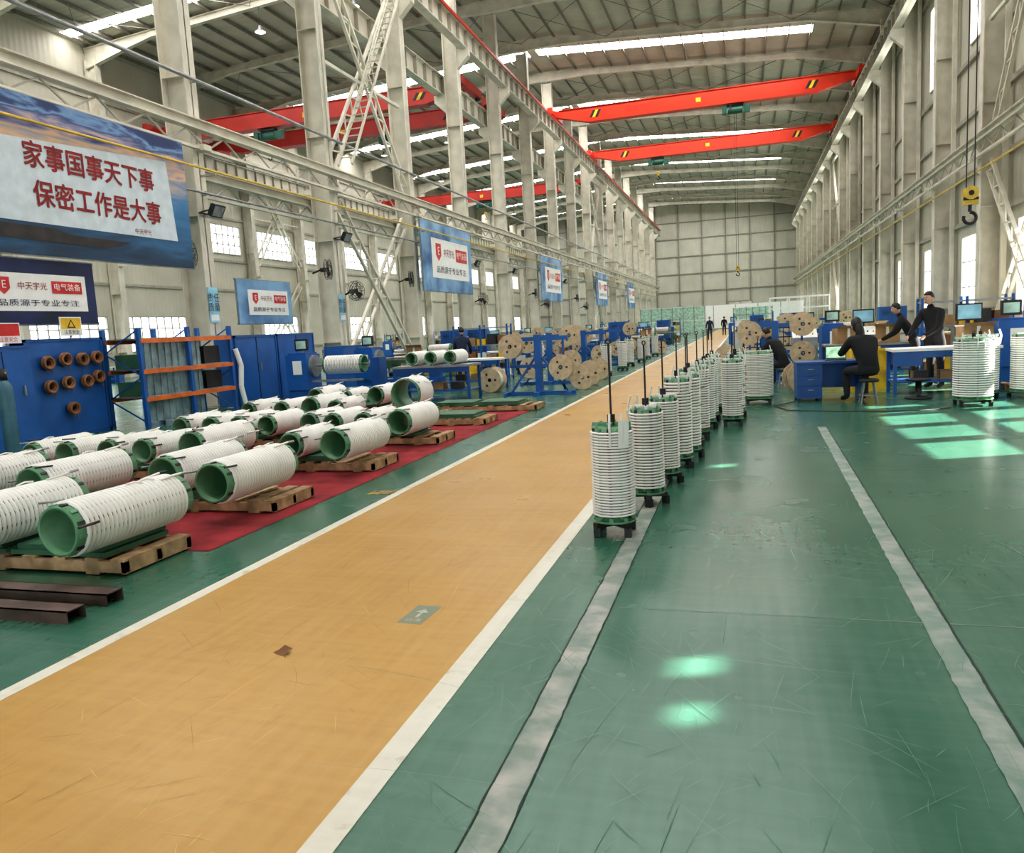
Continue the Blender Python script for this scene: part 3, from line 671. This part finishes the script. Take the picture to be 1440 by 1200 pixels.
def stackm():
    b=B(); 
    for i in range(4): b.bb(-.5+i*.28,-.38+i*.28,-.4,.4,.09,.11,M_wood)
    for yy in (-.36,0,.33): b.bb(-.5,.5,yy,yy+.06,0,.09,M_wood)
    for i in range(9): b.torus((.01*(i%2),.012*(i%3),.15+i*.085),.30-.02*(i%3),.042,[M_cwhite,M_brown,M_cwhite,M_grey][i%4],None,22,7)
    return b.mesh('wire_bundle_stack')
tm=stackm()
def shelf():
    b=B()
    for x in (-.9,0,.9):
        for y in (-.25,.25): b.box((x,y,.9),(.05,.05,1.8),M_blue2)
    for i,z in enumerate((.15,.65,1.15,1.7)):
        b.bb(-.9,.9,-.27,.27,z-.02,z+.02,M_grey)
        if z<1.6:
            for k in range(5):
                h=.18+.05*((k*7+i*3)%4); b.bb(-.84+k*.35,-.55+k*.35,-.2,.2,z+.02,z+.02+h,[M_card,M_yellow,M_dgrey,M_brown,M_paper][(k+i*2)%5])
    return b.mesh('parts_shelf')
shm=shelf()
def drums():
    b=B()
    for i,(x,z) in enumerate(((-.35,0),(.35,0),(0,.42))):
        b.lathe([(0,z),(.3,z),(.3,z+.02),(.2,z+.02),(.2,z+.38),(.3,z+.38),(.3,z+.40),(0,z+.40)],[M_plyw,M_plyw,M_plyw,M_cwhite if i%2 else M_brown,M_plyw,M_plyw,M_plyw],22,Matrix.Translation((x,0,0)),False)
    return b.mesh('wire_drum_stack')
dm=drums()
def frm():   # floor-standing control console with monitor
    b=B(); b.bb(-.3,.3,-.25,.25,.05,1.0,M_grey); b.add([(-.3,-.25,1.0),(.3,-.25,1.0),(.3,.1,1.2),(-.3,.1,1.2)],[(0,1,2,3)],M_paper); b.bb(-.3,.3,.1,.25,1.0,1.2,M_grey)
    b.bar((0,.17,1.2),(0,.17,1.3),.05,.05,M_black); b.box((0,.15,1.46),(.5,.05,.34),M_black); b.box((0,.122,1.46),(.45,.006,.28),M_lblue)
    for i in range(4): b.cyl((-.2+i*.13,-.13,1.07),(-.2+i*.13,-.15,1.1),.018,[M_pill,M_green2,M_black,M_yellow][i],8)
    b.bb(-.28,.28,-.23,.23,0,.05,M_black); return b.mesh('control_console')
cons=frm()
def occupy(xs,ys,jit=.12):
    for yy in ys:
        for xx in xs:
            x=xx+(random.random()-.5)*jit; y=yy+(random.random()-.5)*jit; r=random.random(); rz=(random.random()-.5)*.05
            if r<.3:
                put('workbench',random.choice(bn),(x,y,0),rz)
                if random.random()<.6: 
                    M=Matrix.Translation((x-.45,y,.862+.175))@Matrix.Rotation(PI/2,4,'Y'); put('transformer_coil',random.choice(LM['b']),M=M)
                else: put('cardboard_box',bx,(x+.4,y,.856),.3)
                put('storage_bin',by if random.random()<.4 else bl,(x+.3,y+1.0,0),.2)
            elif r<.48: put('coil_winding_machine',random.choice(wm),(x,y,0),rz)
            elif r<.58: put('tool_cabinet',cab,(x-.5,y,0),rz); put('cardboard_box',bx,(x+.5,y,0),.2)
            elif r<.68: put('parts_shelf',shm,(x,y,0),rz)
            elif r<.76: put('wire_bundle_stack',tm,(x-.6,y,0),rz); put('wire_drum_stack',dm,(x+.62,y,0),0)
            elif r<.83: put('control_console',cons,(x-.7,y,0),rz); put('cardboard_box',bx,(x+.4,y,0),.2)
            elif r<.91:
                for i in range(2): put('wound_coil_on_stand',random.choice([s2,sB,s1]),(x-.6+i*.9,y,0),random.random()*6)
            else: put('wire_reel_stand',random.choice([rs,rs2]),(x,y,0),rz)
occupy([-10.9,-8.1],[24,27,30,33,36,39.5,43,47,51,55])
occupy([-5.4],[34.5,38.5,42,46,50,55,61],.05)
occupy([3.3,6.1],[22.6,25.2,27.8,30.6,33.6,37,40.5,45,50])
occupy([.45],[35,39.5,44,50,56],.05)
occupy([-10,-6.9,1.5,5],[63,67,71,96,105])
occupy([-10,-6.9],[79])
occupy([-17,-21,-26,-31],[20,25,31,38,46,55,66,80,95])
for (x,y) in ((6.4,19.4),(7.5,19.4)): put('tool_cabinet',cab,(x,y,0))
put('wire_bundle_stack',tm,(5.15,16.3,0)); put('coil_winding_machine',wm[0],(6.1,17.7,0)); put('coil_winding_machine',wm[1],(-9.75,21.0,0)); put('parts_shelf',shm,(4.8,19.9,0)); put('wire_bundle_stack',tm,(4.4,21.2,0)); put('wire_drum_stack',dm,(5.8,15.0,0)); put('wire_bundle_stack',tm,(5.9,13.8,0))
put('control_console',cons,(4.4,17.6,0),.2); put('control_console',cons,(1.5,21.3,0)); put('control_console',cons,(2.9,21.2,0))
put('workbench',bn[0],(-7.3,20.6,0)); put('workbench',bn[2],(-7.2,17.6,0)); put('coil_winding_machine',wm[0],(-10.0,17.8,0),.03)
for x in (-7.7,-7.2,-6.7):
    M=Matrix.Translation((x,17.2,.852+.175))@Matrix.Rotation(-PI/2,4,'X'); put('transformer_coil',LM['b'][0],M=M)
put('workbench',bn[0],(3.55,16.2,0),0); put('storage_bin',by,(2.35,16.9,0),.1); put('storage_bin',by,(2.35,16.9,.425),.15); put('storage_bin',by,(1.75,18.4,0),0); put('storage_bin',by,(2.4,17.9,0),0); put('storage_bin',by,(2.4,17.9,.425),0)
put('workbench',bn[2],(2.8,19.7,0),0); put('cardboard_box',bx,(2.3,19.7,.856),.2); put('cardboard_box',bx,(3.2,19.7,.856),-.2)
put('cardboard_box',bx,(4.1,16.25,.856),.1)
b=B(); b.lathe([(.0,0),(.22,0),(.22,.03),(.05,.05),(.05,.30),(.20,.32),(.22,.35),(0,.35)],M_black,20); b.obj('steel_spool_stool',(2.95,15.1,0))
put('wire_reel',reel1,(1.1,17.0,0),.3)
b=B()
for i in range(12): b.bar((-.9+i*.15,0,.75),(-.9+i*.15,0,1.25),.02,.02,M_black)
for z in (.75,1,1.25): b.bar((-.9,0,z),(.9,0,z),.03,.03,M_black)
for x in (-.9,0,.9): b.bar((x,0,0),(x,0,1.25),.05,.05,M_black); b.bar((x,-.25,.03),(x,.25,.03),.05,.05,M_black)
b.obj('safety_barrier',(.9,22.6,0))
# desk with laptop
b=B(); b.bb(-.6,.6,-.3,.3,.68,.72,M_blue); b.bb(-.58,-.15,-.27,.27,.05,.68,M_blue2); b.bb(.5,.56,-.27,.27,0,.68,M_blue2); b.bb(-.15,.5,.24,.27,.2,.68,M_blue2)
for i in range(3): b.bb(-.55,-.18,-.285,-.27,.1+i*.19,.26+i*.19,M_blue); b.bb(-.4,-.3,-.3,-.285,.2+i*.19,.215+i*.19,M_grey)
for x in (-.55,-.18): 
    for y in (-.23,.23): b.box((x,y,.025),(.05,.05,.05),M_black)
b.obj('office_desk',(1.5,15.35,0),.05)
b=B(); b.bb(-.18,.18,-.12,.12,0,.02,M_dgrey); M=Matrix.Translation((0,.12,.02))@Matrix.Rotation(-.25,4,'X'); b.bb(-.18,.18,-.005,.008,0,.24,M_black,M); b.add([(-.165,-.007,.015),(.165,-.007,.015),(.165,-.007,.225),(-.165,-.007,.225)],[(0,1,2,3)],M_screen,False,M)
for r in range(4): b.bb(-.15,.15,-.08+r*.04,-.055+r*.04,.02,.023,M_black)
b.obj('laptop',(1.62,15.35,.722),-.1)
b=B(); pts=[(.9,14.9,.02),(.5,14.3,.012),(.7,13.6,.012),(1.6,13.3,.012),(2.6,13.2,.012),(3.1,13.5,.012)]; b.tube(pts,.008,M_black,6); b.obj('power_cable')
# ------------------------------------------------------------------ left side storage
b=B()
b.bb(-12.9,-12.5,10.95,12.75,.08,1.85,M_blue2); b.bb(-12.9,-12.48,10.95,11.0,0,1.9,M_blue); b.bb(-12.9,-12.48,12.7,12.75,0,1.9,M_blue); b.bb(-12.9,-12.48,10.95,12.75,1.85,1.9,M_blue); b.bb(-12.9,-12.48,10.95,12.75,0,.08,M_blue)
for i,(yy,zz) in enumerate(((11.35,1.45),(11.75,1.5),(12.15,1.48),(12.5,1.5),(11.35,1.0),(11.75,1.05),(12.2,1.05),(11.8,.55),(12.5,1.12))):
    b.cyl((-12.5,yy,zz+.11),(-12.36,yy,zz+.11),.014,M_grey,6)
    for q in range(4): b.torus((-12.47+.03*q,yy,zz),.085+.02*(q%2),.028,M_brown,Matrix.Rotation(PI/2,4,'Y'),14,6)
    b.tube([(-12.42,yy+.05,zz-.05),(-12.41,yy+.07,zz-.2)],.012,M_brown,5)
b.obj('tool_panel_with_cable_loops')
b=B(); b.bb(-12.95,-12.2,8.6,10.8,0,1.75,M_blue2); 
for y in (9.15,9.7,10.25): b.bb(-12.205,-12.19,y-.005,y+.005,.1,1.7,M_black)
for y in (9.0,9.55,10.1,10.6): b.box((-12.18,y,1.0),(.03,.03,.18),M_grey)
b.bb(-12.95,-12.18,8.6,10.8,1.75,1.79,M_blue); b.obj('storage_cabinet')
def signb(y,z,col,icon,x=-12.45):
    b=B(); b.bb(-.01,.01,-.25,.25,0,.36,M_paper); b.add([(.012,-.23,.13),(.012,.23,.13),(.012,.23,.34),(.012,-.23,.34)],[(0,1,2,3)],col)
    if icon: b.add([(.014,-.1,.15),(.014,.1,.15),(.014,0,.32)],[(0,1,2)],M_black); b.add([(.016,-.06,.17),(.016,.06,.17),(.016,0,.28)],[(0,1,2)],M_yellow)
    b.text('注意安全',.09,M_black if icon else M_pill,XF(.014,0,.065)); b.bar((-.02,0,-.04),(-.02,0,.1),.03,.03,M_grey); b.obj('safety_sign',(x,y,z))
signb(12.0,1.945,M_yellow,True); signb(10.5,1.835,M_pill,False,-12.3)
M_gc=mat('gas_cylinder_blue',(.06,.16,.22),.45)
def gas(x,y):
    b=B(); b.lathe([(0,0),(.105,0),(.11,.02),(.11,1.05),(.10,1.14),(.06,1.22),(.03,1.25),(.03,1.3),(0,1.3)],M_gc,20)
    b.cyl((0,0,1.3),(0,0,1.38),.018,M_pipe,8); b.cyl((-.03,0,1.36),(.05,0,1.36),.015,M_pipe,8); b.lathe([(.035,1.24),(.05,1.24),(.05,1.42),(.035,1.42)],M_dgrey,14); b.obj('gas_cylinder',(x,y,0))
gas(-11.15,9.35); gas(-11.45,9.1)
b=B(); x0,x1,y0,y1=-12.65,-11.75,12.95,15.85
for x in (x0,x1):
    for y in (y0,(y0+y1)/2,y1): b.bb(x-.04,x+.04,y-.045,y+.045,0,2.05,M_blue2)
    for z in (.58,1.15,1.78): b.bb(x-.03,x+.045,y0,y1,z-.045,z+.045,M_orange)
for y in (y0,(y0+y1)/2,y1):
    for k in range(4): 
        za,zb=.1+k*.48,.1+(k+1)*.48; b.bar((x0 if k%2 else x1,y,za),(x1 if k%2 else x0,y,zb),.025,.025,M_blue2)
for z in (.64,1.21,1.84): b.bb(x0,x1,y0+.05,y1-.05,z-.03,z,M_grey)
for z in (.64,1.21):
    for k in range(4): b.bb(x0+.1,x1-.2,y0+.15+k*.68,y0+.7+k*.68,z,z+.3+.1*(k%2),M_dgrey if k%2 else M_green2)
b.bb(x1-.09,x1-.08,y0+.1,y1-1.0,.1,1.75,M_plastic)
for i in range(9): b.bar((x1-.07,y0+.15+i*.2,.1),(x1-.06,y0+.18+i*.2,1.74),.02,.012,M_plastic)
b.obj('storage_rack')
b=B(); b.tube([(-11.65,15.9,1.5),(-11.6,16.0,1.1),(-11.62,15.95,.6),(-11.58,16.05,.0)],.06,M_cwhite,8); b.obj('hanging_hose')
b=B(); 
for (y0,y1,h,x) in ((16.5,18.3,1.8,-12.1),(18.35,20.2,1.8,-12.1)): 
    b.bb(x-.6,x,y0,y1,.05,h,M_blue2); b.bb(x-.02,x+.02,y0,y0+.05,0,h+.03,M_blue); b.bb(x-.02,x+.02,y1-.05,y1,0,h+.03,M_blue); b.bb(x-.6,x+.02,y0,y1,h-.03,h+.03,M_blue); b.bb(x,x+.01,(y0+y1)/2-.01,(y0+y1)/2+.01,.1,h,M_black); b.box((x+.02,(y0+y1)/2+.1,1),(.04,.03,.2),M_grey)
b.obj('storage_cabinet')
b=B(); b.bb(-12.6,-11.9,21.6,23.3,.05,1.35,M_blue2); b.bb(-12.6,-11.88,21.6,23.3,1.35,1.38,M_blue); b.bb(-11.9,-11.88,22.44,22.46,.1,1.3,M_black); b.box((-11.87,22.3,.8),(.03,.03,.2),M_grey); b.obj('storage_cabinet')
def fan():
    b=B(); R=Matrix.Rotation(PI/2,4,'Y')
    for r in (.33,.25,.16): 
        for dx in (0,.14): b.torus((dx,0,0),r if dx==0 else r,.008,M_black,R,24,5)
    for i in range(12):
        t=i*PI/6; c,s=math.cos(t),math.sin(t); b.tube([(.16,.05*c,.05*s),(.15,.3*c,.3*s),(.0,.33*c,.33*s)],.005,M_black,4)
    for i in range(3):
        t=i*2*PI/3; M=Matrix.Rotation(t,4,'X')@Matrix.Rotation(.5,4,'Z'); b.add([(.07,-.05,.04),(.07,.06,.04),(.07,.13,.27),(.07,-.08,.28)],[(0,1,2,3)],M_dgrey,False,M)
    b.cyl((-.18,0,0),(.1,0,0),.07,M_black,12); b.bar((-.18,0,0),(-.45,0,-.1),.05,.05,M_black)
    return b.mesh('wall_fan')
fm=fan()
for k in (4,5,6,7,9,11): put('wall_fan',fm,(XM+.3,YS[k]-.75,3.9),.3); 
for k in range(5,12,2): put('wall_fan',fm,(XM+.85,YS[k]+.1,3.2),-.3)
def flood():
    b=B(); M=Matrix.Rotation(.5,4,'Y'); b.bb(-.03,.06,-.22,.22,-.16,.16,M_black,M)
    for i in range(6): b.bb(-.08,-.03,-.2+i*.08,-.18+i*.08,-.14,.14,M_black,M)
    b.add([(.062,-.19,-.13),(.062,.19,-.13),(.062,.19,.13),(.062,-.19,.13)],[(0,1,2,3)],M_grey,False,M); b.bar((0,-.24,0),(-.35,-.24,-.05),.03,.03,M_black); b.bar((0,.24,0),(-.35,.24,-.05),.03,.03,M_black); b.bar((-.35,-.24,-.05),(-.35,.24,-.05),.03,.03,M_black)
    return b.mesh('flood_lamp')
fl=flood()
for k in (4,5,7,8,10): put('flood_lamp',fl,(XM+.75,YS[k]-.0,5.0))
def bay():
    b=B(); b.lathe([(.0,.25),(.08,.25),(.1,.1),(.26,-.05),(.28,-.08)],M_grey,20); b.lathe([(0,-.07),(.26,-.07)],M_lamp,20); b.cyl((0,0,.25),(0,0,1.2),.012,M_black,5); return b.mesh('high_bay_lamp')
bm=bay()
for k in range(7,18,2):
    for x in (-30,-24,-18.5): put('high_bay_lamp',bm,(x,YS[k],RZ(x)-1.75))
b=B()
for x in (0,1.7,3.4,5.1):
    b.bar((x,0,0),(x,0,3.2),.1,.1,M_paper); b.bar((x,3,0),(x,3,3.2),.1,.1,M_paper)
for y in (0,3):
    for z in (1.0,2.2,3.2): b.bar((0,y,z),(5.1,y,z),.1,.1,M_paper)
b.bar((0,0,3.2),(0,3,3.2),.1,.1,M_paper); b.bar((5.1,0,3.2),(5.1,3,3.2),.1,.1,M_paper); b.bar((0,0,1),(1.7,0,3.2),.07,.07,M_paper); b.obj('steel_frame_booth',(2.4,76,0))
def part(x,y,w,h,m):
    b=B(); b.bb(0,w,-.03,.03,.2,h,m); 
    k=0
    while k<=w+.01: b.bar((k,0,0),(k,0,h+.05),.09,.08,M_grey); b.bar((k,-.3,.03),(k,.3,.03),.06,.05,M_grey); k+=w/6
    b.bb(0,w,-.04,.04,h*.5,h*.5+.08,M_paper)
    b.bb(0,w,-.04,.04,h,h+.06,M_paper); b.obj('partition_screen',(x,y,0))
part(-11,88,7,3.0,M_grn); part(-1,88,4,2.6,M_grn); part(-10,114,18,3.4,M_paper); 
# ------------------------------------------------------------------ people
def P_stand(lean=0,reach=0,stride=0):
    P=dict(pelvis=(0,0,.94),waist=(0,.01+lean*.3,1.1),chest=(0,lean*.8,1.3),neck=(0,lean*1.15,1.46),head=(0,lean*1.3+.01,1.55))
    for s,k in (('L',-1),('R',1)):
        P['sh'+s]=(k*.18,lean,1.38)
        P['el'+s]=(k*.24,lean+.02+reach*.15,1.12); P['wr'+s]=(k*(.25-.1*reach),lean+.08+reach*.38,.88+.12*reach)
        P['hip'+s]=(k*.095,0,.88); P['kn'+s]=(k*.1,.03+k*stride*.5,.48); P['an'+s]=(k*.11,-.02+k*stride,.08); P['toe'+s]=(k*.13,.14+k*stride,.045)
    P['hc']=(0,lean*1.35+.03,1.635); P['pitch']=-lean*1.2
    return P
def P_sit(lean=.15):
    P=dict(pelvis=(0,0,.54),waist=(0,.02+lean*.3,.70),chest=(0,lean,.90),neck=(0,lean*1.6,1.05),head=(0,lean*1.9,1.13))
    for s,k in (('L',-1),('R',1)):
        P['sh'+s]=(k*.19,lean*1.2,.98); P['el'+s]=(k*.28,lean*1.2+.12,.78); P['wr'+s]=(k*.16,lean*1.2+.38,.81)
        P['hip'+s]=(k*.1,.04,.52); P['kn'+s]=(k*.16,.42,.51); P['an'+s]=(k*.15,.38,.09); P['toe'+s]=(k*.17,.54,.045)
    P['hc']=(0,lean*2.1,1.215); P['pitch']=-.35
    return P
RADS=dict(pelvis=.145,waist=.135,chest=.16,neck=.062,head=.055,sh=.085,el=.058,wr=.036,hip=.1,kn=.07,an=.048,toe=.042)
def person(name,loc,rz,P,top=M_cloth,leg=M_trou,shoe=M_black,longhair=False,scale=1.0):
    E=[('pelvis','waist','t'),('waist','chest','t'),('chest','neck','t'),('neck','head','s')]
    for s in 'LR': E+=[('chest','sh'+s,'t'),('sh'+s,'el'+s,'t'),('el'+s,'wr'+s,'t'),('pelvis','hip'+s,'l'),('hip'+s,'kn'+s,'l'),('kn'+s,'an'+s,'l'),('an'+s,'toe'+s,'f')]
    names=[k for k in P if k not in('hc','pitch')]; idx={k:i for i,k in enumerate(names)}
    me=D.meshes.new('sk'); me.from_pydata([P[k] for k in names],[(idx[a],idx[c]) for a,c,_ in E],[])
    o=D.objects.new('sk',me); COL.objects.link(o); md=o.modifiers.new('s','SKIN'); md.use_smooth_shade=True
    for i,k in enumerate(names):
        r=RADS.get(k) or RADS[k[:-1]]; sv=me.skin_vertices[0].data[i]; sv.radius=(r,r*.85 if k in('chest','waist','pelvis') else r); sv.use_root=(k=='pelvis')
    o.modifiers.new('u','SUBSURF').levels=1
    C.view_layer.update(); e=o.evaluated_get(C.evaluated_depsgraph_get()); m2=e.to_mesh()
    vs=[v.co.copy() for v in m2.vertices]; fs=[tuple(p.vertices) for p in m2.polygons]; e.to_mesh_clear(); D.objects.remove(o)
    MM={'t':top,'s':M_skin,'l':leg,'f':shoe}; ms=[]
    for f in fs:
        c=sum((vs[i] for i in f),Vector())/len(f); best=9;bt='t'
        for a,c2,tg in E:
            A=Vector(P[a]);Bv=Vector(P[c2]); d=Bv-A; t=max(0,min(1,(c-A).dot(d)/d.length_squared)); q=(c-(A+d*t)).length-(RADS.get(a) or RADS[a[:-1]])*.8
            if q<best: best=q;bt=tg
        ms.append(MM[bt])
    b=B(); b.add(vs,fs,ms,True)
    hc=Vector(P['hc']); H=Matrix.Translation(hc)@Matrix.Rotation(P['pitch'],4,'X')
    def hf(v):
        k=1-.28*max(0,-v.z/.115)
        return Vector((v.x*k,v.y*(k*.5+.5)+(.01 if v.z<-.03 and v.y>0 else 0),v.z))
    b.ell((0,0,0),(.075,.092,.115),M_skin,H,18,12,hf)
    b.add([(-.014,.088,-.03),(.014,.088,-.03),(0,.118,-.026),(0,.092,.02)],[(0,1,2),(0,2,3),(1,3,2)],M_skin,True,H)
    for k in (-1,1):
        b.ell((k*.076,-.005,-.008),(.012,.022,.032),M_skin,H,8,6); b.ell((k*.03,.082,.006),(.014,.009,.008),M_paper,H,8,6); b.ell((k*.03,.0885,.006),(.006,.004,.006),M_black,H,6,5)
        b.bb(k*.03-.017,k*.03+.017,.083,.092,.022,.028,M_hair,H)
    b.ell((0,.083,-.058),(.024,.008,.006),M_textred,H,8,5)
    def hair(v):
        if v.y>.02 and v.z<.05: return Vector((v.x*.9,min(v.y,.03),max(v.z,.03)))
        if not longhair and v.z<-.05: return Vector((v.x*.8,v.y*.85,-.05))
        return v
    b.ell((0,-.008,.012),(.086,.102,.118 if not longhair else .14),M_hair,H,18,12,hair)
    if longhair: b.ell((0,-.075,-.11),(.07,.05,.15),M_hair,H,12,8)
    for s,k in (('L',-1),('R',1)):
        w=Vector(P['wr'+s]); d=(w-Vector(P['el'+s])).normalized(); Mx,_=b.frame(w,w+d,(k,0,0))
        b.ell((0,0,.05),(.038,.016,.055),M_skin,Mx,10,7)
        for i,(ox,ln) in enumerate(((-.028,.062),(-.010,.072),(.009,.068),(.027,.052))):
            b.tube([(ox,0,.085),(ox*1.1,.006,.085+ln*.55),(ox*1.1,.024,.085+ln)],.0085,M_skin,6)
        b.tube([(-.03,.004,.03),(-.055,.014,.06),(-.058,.024,.088)],.010,M_skin,6)
    return put(name,b.mesh(name),loc,rz,scale=scale)
def stool(x,y,h=.40):
    b=B(); b.lathe([(0,h-.05),(.16,h-.05),(.17,h-.02),(.15,h),(0,h)],M_black,18)
    for i in range(4):
        t=PI/4+i*PI/2; b.cyl((.1*math.cos(t),.1*math.sin(t),h-.05),(.19*math.cos(t),.19*math.sin(t),0),.014,M_grey,7)
    b.torus((0,0,.15),.155,.009,M_grey,None,18,6); b.obj('stool',(x,y,0))
person('seated_worker',(2.05,14.45,0),.35,P_sit(.18),longhair=True,scale=1.1); stool(2.05,14.45,.43)
person('seated_worker',(.85,18.1,0),.9,P_sit(.22),M_cloth,shoe=M_shoe); stool(.85,18.1)
person('standing_worker',(3.62,16.95,0),2.3,P_stand(.14,.8),scale=1.08)
person('leaning_worker',(3.45,18.0,0),1.3,P_stand(.26,.8),scale=.98)
person('standing_worker',(-8.0,21.6,0),.2,P_stand(.08,.5),M_cloth2)
person('walking_worker',(-2.4,60,0),PI,P_stand(.02,0,.16),M_cloth2)
person('walking_worker',(-1.7,75,0),0,P_stand(.02,0,.14))
# ------------------------------------------------------------------ light, world, camera
w=D.worlds.new('World'); SC.world=w; w.use_nodes=True; nt=w.node_tree; bg=nt.nodes['Background']; bg.inputs[0].default_value=(.90,.95,1,1); bg.inputs[1].default_value=3.2
sd=Vector((-1,-.35,-.65)); l=D.lights.new('sun','SUN'); l.energy=27; l.angle=.009; l.color=(1,.95,.86); o=D.objects.new('sun',l); COL.objects.link(o); o.rotation_euler=sd.to_track_quat('-Z','Y').to_euler(); o.location=(30,20,30)
cam=D.cameras.new('camera'); cam.sensor_width=36; cam.lens=1085/1440*36; cam.clip_end=500
co=D.objects.new('camera',cam); COL.objects.link(co)
R=Vector((.95720,.28433,-.05410)); U=Vector((.01598,.13473,.99075)); F=Vector((-.28897,.94922,-.12442)); 
co.matrix_world=Matrix(((R.x,U.x,-F.x,0),(R.y,U.y,-F.y,0),(R.z,U.z,-F.z,1.6),(0,0,0,1)))
SC.camera=co
SC.view_settings.view_transform='Standard'
SC.view_settings.exposure=.30
try: SC.view_settings.look='Medium High Contrast'
except Exception as ex: print('look',ex)
print('objects',len(D.objects))
